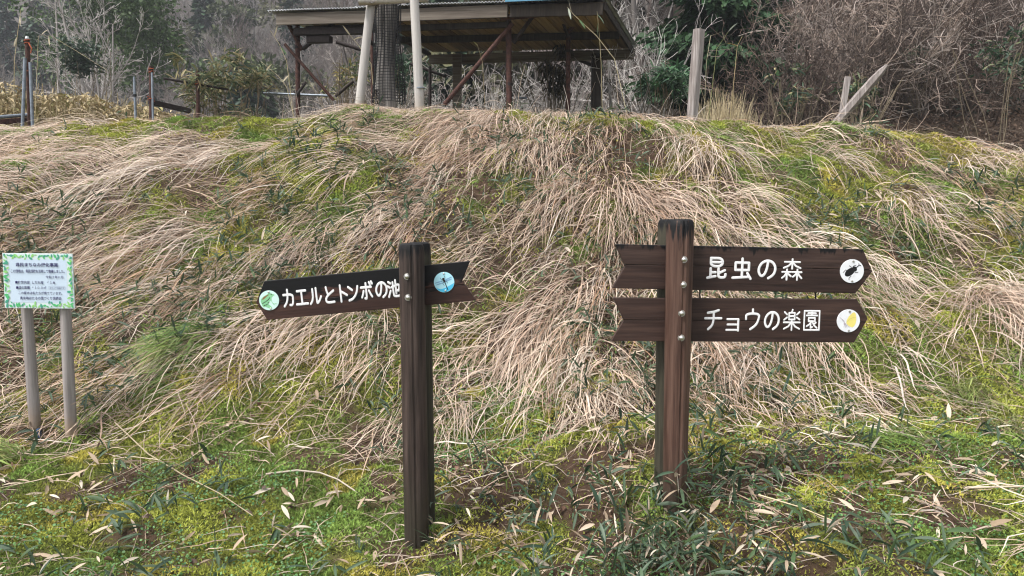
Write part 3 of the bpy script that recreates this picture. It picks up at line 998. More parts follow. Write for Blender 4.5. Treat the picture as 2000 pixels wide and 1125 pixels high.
lbeam('front_beam', (.35, .17, -.21), (SPLIT + .1, .17, -.22), M['rust_dark'], .09, .10)
lbeam('front_beam', (SPLIT + .1, .22, -.19), (3.75, .22, -.18), M['dark_wood'], .06, .08)
lbeam('block', (.55, .22, -.32), (.95, .22, -.32), M['rust_dark'], .10, .10)


def pipe(name, p, q, r, mat, n=12, parent=None, seg=1):
    p, q = Vector(p), Vector(q)
    return MB().tube([p.lerp(q, i / seg) for i in range(seg + 1)], r, n).obj(name, mat, parent or shed, smooth=40)


def cyl_part(name, px0, py0, Y0, px1, py1, Y1, r, mat, to_ground=False, n=12):
    p, q = P(px0, py0, Y0), P(px1, py1, Y1)
    if to_ground: q = gz_at(q)
    return pipe(name, p, q, r, mat, n)


pA = cyl_part('pipe_post', 581, 38, 11.75, 580, 205, 11.75, .037, M['rust'], True)
pB = cyl_part('pipe_post', 993, 35, 10.65, 995, 200, 10.65, .041, M['rust'], True)
pC = cyl_part('pipe_post', 1110, 45, 11.4, 1110, 190, 11.4, .034, M['rust'], True)
cyl_part('pipe_post', 726, 60, 13.1, 728, 190, 13.1, .030, M['rust'], True)
cyl_part('pipe_post', 840, 130, 13.3, 838, 195, 13.3, .028, M['rust_dark'], True)
# square timber posts at the rear
for (px, Y, wd, mt, lb) in ((1166, 12.35, .17, M['dark_wood'], 'dark square timber post'), (893, 13.1, .15, M['old_board'], 'greyed split timber post')):
    p = P(px, 106, Y); q = gz_at(P(px - 1, 200, Y))
    part('timber_post', MB().beam(p, q, wd, wd, up=(0, 1, 0)), mt, shed, .008)['label'] = lb
# braces
for (x0, y0, Y0, x1, y1, Y1, r, mt) in ((556, 86, 11.66, 652, 196, 11.66, .024, 'rust'), (1001, 46, 10.55, 868, 204, 10.55, .032, 'rust'),
                                        (592, 96, 11.72, 652, 44, 11.5, .030, 'rust_dark'), (590, 98, 11.74, 563, 46, 11.6, .032, 'rust'),
                                        (690, 47, 12.2, 730, 88, 13.0, .034, 'rust_dark'), (1003, 84, 10.66, 1042, 30, 10.5, .028, 'rust_dark'),
                                        (1110, 64, 11.38, 1142, 22, 11.0, .026, 'rust'), (1110, 74, 11.4, 1094, 28, 11.0, .024, 'rust_dark'), (1108, 62, 11.42, 1080, 38, 11.6, .022, 'rust'),
                                        (657, 82, 13.4, 742, 108, 13.4, .034, 'rust_dark'), (800, 124, 13.6, 872, 150, 13.6, .026, 'rust_dark'),
                                        (1116, 108, 12.9, 1178, 134, 12.9, .05, 'dark_wood'), (590, 165, 11.7, 597, 162, 11.7, .02, 'rust_dark'),
                                        (578, 187, 11.7, 598, 160, 11.7, .022, 'rust_dark'), (655, 188, 13.2, 690, 158, 13.2, .03, 'dark_wood')):
    cyl_part('brace', x0, y0, Y0, x1, y1, Y1, r, M[mt])
cyl_part('pipe_beam', 977, 35, 10.52, 1182, 16, 10.1, .040, M['rust'])
# open pipe end seen as a dark hole
e = P(976.6, 35, 10.5)
MB().tube([e, e + Vector((.012, .004, 0))], .029, 12).obj('pipe_mouth', M['black'], shed)
q = P(983, 22, 10.5)
MB().box(q - Vector((.07, .012, .075)), q + Vector((.07, .012, .075))).obj('bracket_plate', M['rust'], shed)
q = P(570, 37, 11.55)
MB().box(q - Vector((.05, .012, .05)), q + Vector((.05, .012, .05))).obj('bracket_plate', M['rust'], shed)
for (px, py, Y, r) in ((581, 92, 11.75, .045), (580, 180, 11.75, .043), (995, 165, 10.65, .045), (1110, 68, 11.4, .042), (1110, 100, 11.4, .040)):
    c = P(px, py, Y)
    MB().tube([c - Vector((0, 0, .02)), c + Vector((0, 0, .02))], r, 12).obj('clamp', M['rust_dark'], shed, smooth=40)
# silver rail behind the shed
t = thing('rail', 'thin silver pipe lying level behind the shed posts', 'pipe', P(515, 182, 13.2))
pipe('pipe', P(515, 182, 13.2), P(642, 187, 13.2), .02, M['galv'], 10, t)
t = thing('rail', 'short silver pipe end in the brush right of the pipe post', 'pipe', P(1009, 191, 12.8))
pipe('pipe', P(1009, 191, 12.8), P(1029, 191.5, 12.8), .018, M['galv'], 10, t)

# ------------------------------------------------------------------ netted cherry trunk and its stake frame
TY = 9.55
b = gz_at(P(757, 190, TY), .15)
t = thing('cherry_tree', 'young cherry trunk wrapped in black netting on top of the bank', 'tree', b)
tp = [b, P(755, 150, TY), P(757, 90, TY + .02), P(763, 30, TY), P(766, -60, TY), P(770, -160, TY)]
MB().tube(tp, [.125, .10, .085, .08, .075, .07], 14, wob=.06, seed=2).obj('trunk', M['bark'], t, smooth=50)
tr2 = [P(742, 175, TY + .05), P(748, 110, TY + .02), P(744, 40, TY), P(748, -40, TY)]
MB().tube(tr2, [.05, .055, .05, .045], 9, wob=.08, seed=3).obj('side_stem', M['bark'], t, smooth=50)
# bark flakes are in the texture; the net is a real lattice
net = MB()
nv, nr = 26, 44
rn = np.random.default_rng(5)
V, F = [], []
zs = np.linspace(0, 1, nr)


def net_pt(u, s, grow=0):
    c0 = P(758 - 2 * s, 200 - 232 * s, TY)
    bulge = .150 + .022 * math.sin(s * 7 + 1) + .02 * math.sin(3 * u + s * 5)
    return np.array(c0) + np.array([math.cos(u), math.sin(u), 0]) * (bulge + .035 * (1 - s) + grow)


Pv = np.array([[net_pt(2 * math.pi * k / nv, s) for s in np.linspace(0, 1, 24)] for k in range(nv)])
V1, F1 = tubes(Pv, np.full(Pv.shape[:2], .0042), 3)
Pr = np.array([[net_pt(2 * math.pi * k / 26 , s) + np.array([0, 0, .01 * math.sin(k * 2 * math.pi / 26 + s * 9)]) for k in range(27)] for s in zs])
V2, F2 = tubes(Pr, np.full(Pr.shape[:2], .0042), 3)
Pw = np.array([[net_pt(2 * math.pi * k / nv + .08, s, .022) for s in np.linspace(.28, 1, 20)] for k in range(14, 26)])
V3, F3 = tubes(Pw, np.full(Pw.shape[:2], .0042), 3)
Vn, Fn = merge([(V1, F1), (V2, F2), (V3, F3)])
link('netting', raw_mesh('netting', Vn - np.array(b), Fn, None, M['black_net']), t)
b = gz_at(P(757, 200, 9.3), 0)
t = thing('tree_stake_frame', 'smooth grey log stakes propping the netted tree', 'tree stake', b)
MB().tube([P(727, -14, 9.32), P(716, 80, 9.3), gz_at(P(696, 186, 9.28))], [.052, .054, .056], 16, wob=.012).obj('stake', M['stake'], t, smooth=50)
MB().tube([P(808, -20, 9.12), P(814, 90, 9.1), gz_at(P(821, 204, 9.08))], [.054, .055, .058], 16, wob=.012, seed=1).obj('stake', M['stake'], t, smooth=50)
MB().tube([P(700, 2, 9.2), P(760, -1, 9.25), P(836, -6, 9.25)], [.05, .052, .05], 16, wob=.012, seed=2).obj('crossbar', M['stake'], t, smooth=50)
MB().tube([P(725, -4, 9.18), P(732, 7, 9.38)], .06, 12).obj('lashing', M['twine'] if False else M['bark'], t, smooth=50)
c = P(821, 172, 9.08)
MB().tube([c - Vector((0, 0, .006)), c + Vector((0, 0, .006))], .059, 14).obj('wire', M['galv'], t, smooth=40)

# ------------------------------------------------------------------ old posts on the crest
def old_post(label, p, q, r0, r1, seed, split=0):
    t = thing('weathered_post', label, 'post', q)
    n = 7
    pts = [p.lerp(q, i / n) for i in range(n + 1)]
    rr = [r0 * (.93 if i == 0 else 1) + (r1 - r0) * i / n for i in range(n + 1)]
    MB().tube(pts, rr, 14, wob=.07, seed=seed).obj('post', M['grey_wood'], t, smooth=45)
    return t


old_post('tall grey weathered post standing nearly upright right of the shed', P(1365, 58, 9.7), gz_at(P(1349, 216, 9.7)), .072, .060, 6)
t = thing('weathered_post', 'grey pointed post leaning steeply to the right', 'post', gz_at(P(1640, 232, 10.0)))
a_, b_ = P(1733, 127, 9.6), P(1640, 234, 10.0)
MB().tube([a_, a_.lerp(b_, .1), a_.lerp(b_, .28), a_.lerp(b_, .6), a_.lerp(b_, 1.1)], [.018, .046, .062, .066, .060], 12, wob=.08, seed=8).obj('post', M['grey_wood'], t, smooth=45)
t = thing('weathered_post', 'short broken post beside the leaning pointed post', 'post', gz_at(P(1645, 215, 10.25)))
MB().beam(P(1656, 150, 10.25), P(1643, 232, 10.25), .075, .05, up=(0, 1, 0)).obj('post', M['grey_wood'], t, bevel=.006)

# ------------------------------------------------------------------ rusty rails and pipes at the left
def twine(parent, c, r, k=5, seed=0):
    r_ = np.random.default_rng(seed)
    pts = [c + Vector((math.cos(a * 1.3) * r, math.sin(a * 1.3) * r, .008 * a - .02 + r_.normal(0, .004))) for a in np.linspace(0, k * 2, 26)]
    MB().tube(pts, .0055, 5).obj('twine', M['twine'], parent, smooth=60)


LY = 10.4
t = thing('rusty_post', 'rusty upright post with white cap and orange twine at the left edge', 'post', gz_at(P(57, 235, LY)))
MB().tube([P(53, 76, LY), gz_at(P(57, 235, LY))], .030, 12).obj('post', M['rust'], t, smooth=40)
MB().tube([P(53, 78, LY), P(53, 71, LY)], [.026, .018], 12).obj('cap', M['white'], t, smooth=40)
twine(t, P(53, 86, LY), .036, 6, 1); twine(t, P(55, 141, LY), .05, 4, 2)
MB().tube([P(56, 84, LY - .04), P(62, 95, LY - .05), P(60, 104, LY - .04)], .008, 5).obj('twine_end', M['twine'], t)
for (x0, y0, x1, y1, lab) in ((49, 113, 38, 242, 'leaning galvanised pipe left of the capped rusty post'), (59, 122, 62, 238, 'upright galvanised pipe right of the capped rusty post')):
    t = thing('galvanised_pipe', lab, 'pipe', gz_at(P(x1, y1, LY - .08)))
    MB().tube([P(x0, y0, LY - .08), gz_at(P(x1, y1, LY - .08))], .021, 12).obj('pipe', M['galv'], t, smooth=40)
t = thing('galvanised_pipe', 'galvanised pipe lying level at the left edge', 'pipe', P(-20, 232, 10.0))
MB().tube([P(-60, 233, 10.0), P(60, 224, 10.6)], .024, 12).obj('pipe', M['galv'], t, smooth=40)
t = thing('rusty_rail', 'rusty rail lying under the level galvanised pipe', 'rail', P(-20, 240, 10.0))
MB().beam(P(-60, 243, 10.0), P(64, 233, 10.6), .05, .07).obj('rail', M['rust'], t, bevel=.005)
t = thing('galvanised_pipe', 'lone thin grey pipe with a black joint', 'pipe', gz_at(P(264, 222, 10.6)))
MB().tube([P(262, 152, 10.6), gz_at(P(264, 222, 10.6))], [.016, .021], 12).obj('pipe', M['galv'], t, smooth=40)
MB().tube([P(262, 149, 10.6), P(262, 155, 10.6)], [.006, .015], 8).obj('tip', M['galv'], t, smooth=40)
MB().tube([P(263, 189, 10.6), P(263, 186.5, 10.6), P(263, 184, 10.6)], [.024, .03, .024], 10).obj('joint', M['black_net'], t, smooth=40)
t = thing('rusty_post', 'short rusty post with orange twine right of the lone grey pipe', 'post', gz_at(P(294, 222, 10.7)))
MB().tube([P(295, 130, 10.7), gz_at(P(292, 222, 10.7))], .028, 12).obj('post', M['rust'], t, smooth=40)
MB().tube([P(297, 142, 10.66), gz_at(P(297, 222, 10.66))], .016, 10).obj('side_pipe', M['galv'], t, smooth=40)
twine(t, P(295, 142, 10.7), .034, 6, 3); twine(t, P(295, 195, 10.68), .042, 4, 4)
t = thing('rusty_rail', 'rusty rail sloping down from the twine-bound short post', 'rail', P(300, 202, 10.75))
MB().beam(P(290, 198, 10.75), P(372, 217, 11.1), .05, .07).obj('rail', M['rust_dark'], t, bevel=.004)
t = thing('rusty_rail', 'thin dark rusty bar sloping above the bamboo clump', 'rail', P(320, 154, 11.9))
MB().tube([P(319, 153, 11.9), P(446, 175, 12.4)], .019, 8).obj('bar', M['rust_dark'], t, smooth=40)
pq = P(386, 120, 12.1)
MB().tube([P(386, 138, 12.1), gz_at(P(384, 215, 12.1))], .028, 10).obj('upright', M['rust'], t, smooth=40)
twine(t, P(386, 165, 12.1), .036, 4, 5)

# ------------------------------------------------------------------ lettering: strokes in a 100-unit square
GL = {
 'カ': [[(14, 68), (84, 68), (83, 38), (79, 16), (70, 8), (58, 10)], [(46, 95), (46, 68), (41, 40), (30, 20), (14, 5)]],
 'エ': [[(18, 85), (82, 85)], [(50, 85), (50, 12)], [(8, 12), (92, 12)]],
 'ル': [[(32, 88), (32, 50), (26, 25), (10, 8)], [(58, 92), (58, 12), (64, 10), (78, 22), (92, 44)]],
 'と': [[(30, 92), (34, 70), (40, 54)], [(84, 70), (60, 58), (38, 45), (26, 33), (22, 20), (28, 10), (44, 6), (84, 8)]],
 'ト': [[(38, 94), (38, 5)], [(38, 62), (60, 52), (84, 38)]],
 'ン': [[(14, 84), (42, 66)], [(14, 10), (40, 16), (62, 34), (78, 58), (84, 84)]],
 'ボ': [[(8, 70), (84, 70)], [(46, 92), (46, 12), (41, 6), (33, 9)], [(26, 50), (20, 32), (10, 16)], [(66, 50), (74, 34), (86, 16)], [(72, 96), (78, 84)], [(88, 99), (94, 88)]],
 'の': [[(54, 86), (51, 56), (42, 28), (30, 15), (19, 18), (10, 36), (12, 58), (26, 79), (50, 89), (74, 83), (89, 64), (90, 40), (80, 20), (58, 6)]],
 '池': [[(10, 88), (24, 80)], [(4, 64), (18, 56)], [(6, 6), (14, 22), (22, 38)], [(32, 58), (90, 74), (88, 44), (82, 36), (74, 38)], [(63, 94), (63, 24)], [(42, 84), (42, 16), (48, 7), (84, 6), (93, 12), (95, 28)]],
 '昆': [[(22, 96), (78, 96), (78, 58), (22, 58), (22, 96)], [(22, 77), (78, 77)], [(22, 48), (22, 8)], [(22, 30), (46, 30)], [(8, 4), (46, 12)], [(60, 48), (60, 14), (66, 6), (86, 6), (93, 11), (94, 22)], [(90, 40), (62, 26)]],
 '虫': [[(18, 78), (82, 78), (82, 44), (18, 44), (18, 78)], [(50, 97), (50, 10)], [(6, 7), (84, 13)], [(76, 30), (92, 4)]],
 '森': [[(14, 85), (86, 85)], [(50, 98), (50, 54)], [(47, 82), (32, 66), (10, 57)], [(53, 82), (68, 66), (90, 57)],
        [(4, 38), (46, 38)], [(26, 50), (26, 2)], [(25, 36), (16, 20), (4, 10)], [(28, 36), (36, 26), (46, 18)],
        [(54, 38), (96, 38)], [(76, 50), (76, 2)], [(74, 36), (66, 24), (56, 16)], [(78, 36), (86, 22), (97, 10)]],
 'チ': [[(80, 95), (55, 87), (18, 82)], [(4, 56), (96, 56)], [(52, 86), (52, 45), (44, 20), (22, 3)]],
 'ョ': [[(20, 70), (82, 70), (82, 4)], [(22, 39), (80, 39)], [(16, 8), (80, 8)]],
 'ウ': [[(50, 98), (50, 80)], [(12, 52), (12, 78), (88, 78), (84, 50), (70, 22), (38, 3)]],
 '楽': [[(34, 84), (66, 84), (66, 52), (34, 52), (34, 84)], [(34, 68), (66, 68)], [(53, 99), (48, 86)], [(8, 88), (22, 76)], [(6, 50), (22, 62)], [(92, 88), (78, 76)], [(94, 52), (78, 62)],
        [(4, 38), (96, 38)], [(50, 50), (50, 1)], [(46, 36), (30, 18), (6, 7)], [(54, 36), (70, 18), (94, 7)]],
 '園': [[(7, 96), (93, 96), (93, 4), (7, 4), (7, 96)], [(28, 85), (72, 85)], [(50, 93), (50, 74)], [(20, 74), (80, 74)], [(32, 62), (68, 62), (68, 46), (32, 46), (32, 62)], [(48, 44), (38, 32), (22, 22)], [(44, 36), (44, 14), (54, 18)], [(54, 42), (64, 26), (80, 14)], [(74, 40), (62, 30)]],
}


def glyph_mesh(ch, sw, res=72):
    """white paint of one routed character: the union of round-ended strokes, dished a little"""
    lo, hi = -8, 108
    ax = np.linspace(lo, hi, res)
    X, Z = np.meshgrid(ax, ax)
    D = np.full(X.shape, 1e9)
    for s in GL[ch]:
        p = np.array(s, float)
        if len(p) > 2 and ch in 'カルとのンチウボ池昆':      # round the curved strokes (Chaikin)
            for _ in range(2):
                q = [p[0]]
                for a, b in zip(p[:-1], p[1:]):
                    q += [a * .75 + b * .25, a * .25 + b * .75]
                p = np.array(q + [p[-1]])
        for a, b in zip(p[:-1], p[1:]):
            ab = b - a
            t = np.clip(((X - a[0]) * ab[0] + (Z - a[1]) * ab[1]) / max(ab @ ab, 1e-9), 0, 1)
            D = np.minimum(D, np.hypot(X - a[0] - t * ab[0], Z - a[1] - t * ab[1]))
    D = D - sw / 2
    vs, fs, cache = [], [], {}

    def vert(x, z, d):
        k = (round(x, 3), round(z, 3))
        if k not in cache:
            cache[k] = len(vs)
            vs.append((x / 100, -.0006 - .0010 * min(max(-d, 0) / 2.5, 1), z / 100))
        return cache[k]
    for i in range(res - 1):
        for j in range(res - 1):
            cs = ((i, j), (i, j + 1), (i + 1, j + 1), (i + 1, j))
            dv = [D[c] for c in cs]
            if min(dv) > 0: continue
            poly = []
            for k in range(4):
                c0, c1 = cs[k], cs[(k + 1) % 4]
                d0, d1 = dv[k], dv[(k + 1) % 4]
                if d0 <= 0: poly.append(vert(ax[c0[1]], ax[c0[0]], d0))
                if (d0 <= 0) != (d1 <= 0):
                    t = d0 / (d0 - d1)
                    poly.append(vert(ax[c0[1]] + t * (ax[c1[1]] - ax[c0[1]]), ax[c0[0]] + t * (ax[c1[0]] - ax[c0[0]]), 0))
            if len(poly) >= 3: fs.append(poly)
    return vs, fs


def lettering(parent, text, Mb, size, xs, zc, sw, wx=1.0, zs=None):
    """characters as parts of the signpost, lying on the board frame Mb (x along, y away, z up)"""
    for k, (ch, x) in enumerate(zip(text, xs)):
        vs, fs = glyph_mesh(ch, sw if ch not in '楽園森' else sw * .74, 72 if ch not in '楽園森' else 92)
        me = bpy.data.meshes.new('character')
        ht = size if ch != 'ョ' else size * .84
        z = (zc if zs is None else zs[k]) - size / 2
        me.from_pydata([((vx - .5) * size * wx + x, vy, vz * ht + z) for vx, vy, vz in vs], [], fs)
        me.materials.append(M['paint']); me.update()
        link('character', me, parent, Mb)


def circle(cx, cz, r, n=24, a=0, rx=1, rz=1):
    out = []
    for k in range(n):
        t = 2 * math.pi * k / n
        x, z = math.cos(t) * r * rx, math.sin(t) * r * rz
        out.append((cx + x * math.cos(a) - z * math.sin(a), cz + x * math.sin(a) + z * math.cos(a)))
    return out[::-1]


def stroke(mb, pts, wd, y, mi):
    for (x0, z0), (x1, z1) in zip(pts[:-1], pts[1:]):
        L = math.hypot(x1 - x0, z1 - z0) or 1
        nx_, nz_ = -(z1 - z0) / L * wd / 2, (x1 - x0) / L * wd / 2
        mb.flat([(x0 + nx_, z0 + nz_), (x0 - nx_, z0 - nz_), (x1 - nx_, z1 - nz_), (x1 + nx_, z1 + nz_)][::-1], y, mi)
        y -= .00004


def disc(parent, kind, Mb, x, z, r):
    mb = MB()
    c = circle(0, 0, 1, 40)
    mats = [M['disc_mint' if kind == 'frog' else 'disc_sky' if kind == 'dragonfly' else 'disc_white']]
    n = 40
    mb.prism(circle(0, 0, r, n), -.0035, 0, 0)
    y = -.0039

    def S(pts): return [(a * r, b * r) for a, b in pts]
    if kind == 'frog':
        mats += [M['frog'], M['frog_back'], M['black'], M['disc_white']]
        mb.flat(S([(-.85, -.05), (-.80, .18), (-.55, .42), (-.2, .58), (.05, .74), (.25, .70), (.55, .56), (.62, .48), (.45, .40), (.28, .22), (.25, -.02), (.05, -.10), (-.1, -.36), (-.45, -.60), (-.62, -.66), (-.75, -.45)][::-1]), y, 1)
        mb.flat(S([(-.72, .12), (-.5, .40), (-.12, .55), (.02, .62), (.02, .52), (-.2, .40), (-.5, .16)][::-1]), y - .0003, 2)
        for q in ((-.62, -.22, .5), (-.42, -.13, .5), (-.22, -.02, .6), (-.05, .1, .7), (.06, .22, .8), (-.5, -.45, .2), (-.3, -.42, .2), (-.1, -.24, .3)):
            mb.flat(S(circle(q[0], q[1], .075, 10, q[2], 1.5, .6)), y - .0003, 3)
        mb.flat(S([(-.45, -.60), (-.1, -.36), (.22, -.72), (.1, -.84), (-.05, -.8)][::-1]), y - .0002, 1)
        mb.flat(S(circle(.30, .60, .06, 10)), y - .0005, 3)
        stroke(mb, S([(.22, .02), (.32, -.3), (.5, -.42), (.72, -.36)]), .05 * r, y - .0006, 1)
        stroke(mb, S([(.32, -.3), (.48, -.52)]), .04 * r, y - .0009, 1)
    elif kind == 'dragonfly':
        mats += [M['disc_deep'], M['wing'], M['black']]
        cc_ = [(math.cos(a) * .97, math.sin(a) * .97) for a in np.linspace(R(-150), R(-10), 20)]
        mb.flat(S((cc_ + [(.5, -.38), (.1, -.55), (-.4, -.66)])[::-1]), y, 1)
        for (a0, cx, cz, L) in ((.35, .42, .30, .46), (.30, .42, .14, .44), (.20, -.50, .06, .44), (.24, -.42, -.12, .42)):
            mb.flat(S(circle(cx, cz, L, 18, a0, 1, .14)), y - .0003 - cx * .0001, 2)
        mb.flat(S(circle(-.05, .33, .11, 12)), y - .0007, 3)
        mb.flat(S(circle(.02, .14, .13, 12, -1.2, 1.5, .75)), y - .0009, 3)
        stroke(mb, S([(.06, .05), (.18, -.4), (.30, -.78)]), .08 * r, y - .0011, 3)
        for q in ([(-.05, .22), (-.24, .26), (-.34, .48)], [(.02, .22), (.14, .42), (.06, .62)], [(.08, .12), (.26, .1), (.32, -.14)], [(-.02, .06), (-.14, -.12), (0, -.34)], [(-.08, .16), (-.26, .12)]):
            stroke(mb, S(q), .035 * r, y - .0013, 3)
    elif kind == 'beetle':
        mats += [M['black'], M['disc_white']]
        mb.flat(S(circle(-.18, -.08, .40, 26, R(40), 1.22, .72)), y, 1)
        mb.flat(S(circle(.20, .20, .2, 18, R(40), .9, 1.15)), y - .0003, 1)
        stroke(mb, S([(.28, .26), (.48, .44), (.56, .52), (.52, .66)]), .07 * r, y - .0005, 1)
        stroke(mb, S([(.56, .52), (.72, .50)]), .06 * r, y - .0008, 1)
        for q in ([(-.05, .2), (-.1, .36), (-.28, .46)], [(.0, .22), (.06, .42), (.3, .52)], [(-.42, .04), (-.56, .1), (-.76, -.14)], [(.2, -.06), (.38, -.12), (.52, -.06)], [(-.05, -.4), (-.24, -.6), (-.22, -.74)]):
            stroke(mb, S(q), .045 * r, y - .0010, 1)
        mb.flat(S(circle(.13, -.34, .07, 10)), y - .0012, 2)
    else:
        mats += [M['yellow'], M['yellow_line'], M['pale_body']]
        mb.flat(S([(-.18, -.22), (-.16, .05), (.0, .38), (.30, .70), (.46, .76), (.58, .66), (.66, .40), (.68, .05), (.64, -.2), (.52, -.46), (.36, -.58), (.05, -.46)][::-1]), y, 1)
        stroke(mb, S([(-.16, -.12), (.1, .16), (.4, .30), (.66, .28)]), .03 * r, y - .0003, 2)
        stroke(mb, S([(-.30, -.22), (-.40, .02), (-.78, .30)]), .035 * r, y - .0005, 3)
        stroke(mb, S([(-.30, -.22), (-.46, -.02), (-.72, .28)]), .03 * r, y - .0008, 3)
        mb.flat(S(circle(-.32, -.26, .10, 12)), y - .0010, 3)
        for q in ([(-.26, -.3), (-.42, -.56)], [(-.2, -.32), (-.26, -.6)], [(-.14, -.3), (.02, -.52), (.14, -.54)], [(-.2, -.3), (-.1, -.62)]):
            stroke(mb, S(q), .028 * r, y - .0012, 3)
    mb.v = [(a + x, b, c_ + z) for a, b, c_ in mb.v]
    o = mb.obj('picture_disc', mats, parent, M=Mb)
    o['label'] = {'frog': 'mint disc printed with a green frog', 'dragonfly': 'sky blue disc printed with a dragonfly', 'beetle': 'white disc printed with a black horned beetle', 'butterfly': 'white disc printed with a yellow butterfly'}[kind]
    for s_ in (1, -1):
        q = MB().tube([(x + .05 * r, -.0040, z + s_ * .84 * r), (x + .05 * r, -.0062, z + s_ * .84 * r), (x + .05 * r, -.0075, z + s_ * .84 * r)], [.10 * r, .09 * r, .04 * r], 10)
        sc_ = q.obj('screw', M['steel'], o, off=(0, 0, 0), smooth=50)
    return o


def bolt(parent, p):
    p = Vector(p)
    q = MB().tube([p + Vector((0, .004, 0)), p + Vector((0, -.002, 0))], .0165, 16)
    q.tube([p + Vector((0, -.002, 0)), p + Vector((0, -.007, 0)), p + Vector((0, -.012, 0)), p + Vector((0, -.0145, 0))], [.0125, .0118, .0085, .003], 14)
    return q.obj('bolt', M['steel'], parent, smooth=50)


def post_mesh(name, top, bot, r0, r1, mat, parent, seed, crack=True):
    """round post with a bevelled top and drying cracks"""
    n = 40
    d = bot - top
    ss = [0, .004, .012, .022, .1, .25, .45, .65, .85, 1]
    pr = [.72, .90, .97, 1, 1, 1, 1, 1, 1, 1]
    r_ = np.random.default_rng(seed)
    cracks = [(r_.uniform(0, 6.28), r_.uniform(.02, .06)) for _ in range(5)] + [(math.pi * 1.5 + .12, .09), (math.pi * 1.5 - .5, .05)]
    vs, fs = [], []
    for s, k in zip(ss, pr):
        c = top + d * s
        for i in range(n):
            th = 2 * math.pi * i / n
            rr = (r0 + (r1 - r0) * s) * k * (1 + r_.normal(0, .004))
            for (a, dep) in cracks:
                da = abs((th - a + math.pi) % (2 * math.pi) - math.pi)
                if da < math.pi / n * 1.01: rr *= 1 - dep
            vs.append(c + Vector((math.cos(th) * rr, math.sin(th) * rr, 0)))
    for j in range(len(ss) - 1):
        for i in range(n):
            a, b_ = j * n + i, j * n + (i + 1) % n
            fs.append((a, a + n, b_ + n, b_))
    fs.append(tuple(range(n)))
    return MB().add(vs, fs).obj(name, mat, parent, smooth=32)


def in_frame(Mb, p):
    q = Mb.inverted() @ p
    return (q.x, q.z)


def board_planks(parent, Mb, outline, split_z, th, mats, name='board_plank'):
    """an arrow board of two planks meeting along a seam at height split_z; outline clockwise in x,z"""
    def clip(poly, zc, keep_up):
        out = []
        for (a, b_) in zip(poly, poly[1:] + poly[:1]):
            ia, ib = (a[1] > zc) == keep_up, (b_[1] > zc) == keep_up
            if ia: out.append(a)
            if ia != ib:
                t = (zc - a[1]) / (b_[1] - a[1]); out.append((a[0] + t * (b_[0] - a[0]), zc))
        return out
    for up, mt in ((True, mats[0]), (False, mats[1])):
        pl_ = clip(outline, split_z + (.0008 if up else -.0008), up)
        mb = MB().prism(pl_, 0, th)
        mb.obj(name, mt, parent, M=Mb, bevel=.0025)


# ------------------------------------------------------------------ signpost in the middle
Y1 = 3.6
top, bot = P(803.5, 475, Y1), P(814.5, 1058, Y1)
gzb = float(h(bot.x, bot.y))
bot = Vector((bot.x, bot.y, min(bot.z, gzb) - .12))
r_p = 24.7 / FPX * Y1
sp1 = thing('signpost', 'brown signpost whose tilted arrow board points left to the frog and dragonfly pond', 'signpost', (bot.x, bot.y, gzb))
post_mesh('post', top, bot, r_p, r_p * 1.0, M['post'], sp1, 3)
dv = Vector((.016, r_p * 2 + .034, 0))
post_mesh('post', top + dv, bot + dv, r_p * .98, r_p * .98, M['post_rear'], sp1, 5)['label'] = 'greenish rear half of the double post'
yb = Y1 + r_p - .012                      # front face of the board, let into the posts
A, B = P(525, 548, yb), P(918, 510, yb)
th_ = math.atan2(B.z - A.z, B.x - A.x)
Mw = Matrix.Translation(P(715, 568, yb)) @ Matrix.Rotation(-th_, 4, 'Y')
Ml = Matrix.Translation(-sp1.location) @ Mw
ol = [in_frame(Mw, P(px, py, yb)) for px, py in ((516, 549), (918, 510), (902, 549), (930, 587), (522, 625), (500, 591))]
zs_ = in_frame(Mw, P(715, 574, yb))[1]
board_planks(sp1, Ml, ol, zs_, .036, (M['board_sooty'], M['board_half_sooty']))
txt = 'カエルとトンボの池'
cx = [563.5, 589.5, 616, 643, 668.5, 690.5, 716.5, 745, 770]
cy = [582, 580.5, 578, 575.5, 573, 572, 568, 565, 563.5]
pts = [in_frame(Mw, P(a, b_, yb)) for a, b_ in zip(cx, cy)]
lettering(sp1, txt, Ml, 35.5 / FPX * yb, [p[0] for p in pts], 0, 14, .74, zs=[p[1] for p in pts])
for kind, (px, py), r in (('frog', (526, 586.5), 19.5), ('dragonfly', (867.5, 551), 20)):
    q = in_frame(Mw, P(px, py, yb))
    disc(sp1, kind, Ml, q[0], q[1], r / FPX * yb)
for (px, py) in ((795, 540), (797, 581)):
    q = P(px, py, Y1 - r_p)
    dx = q.x - (top.x + (bot.x - top.x) * .2)
    bolt(sp1, Vector((q.x, Y1 - math.sqrt(max(r_p ** 2 - dx ** 2, 0)) + .002, q.z)))

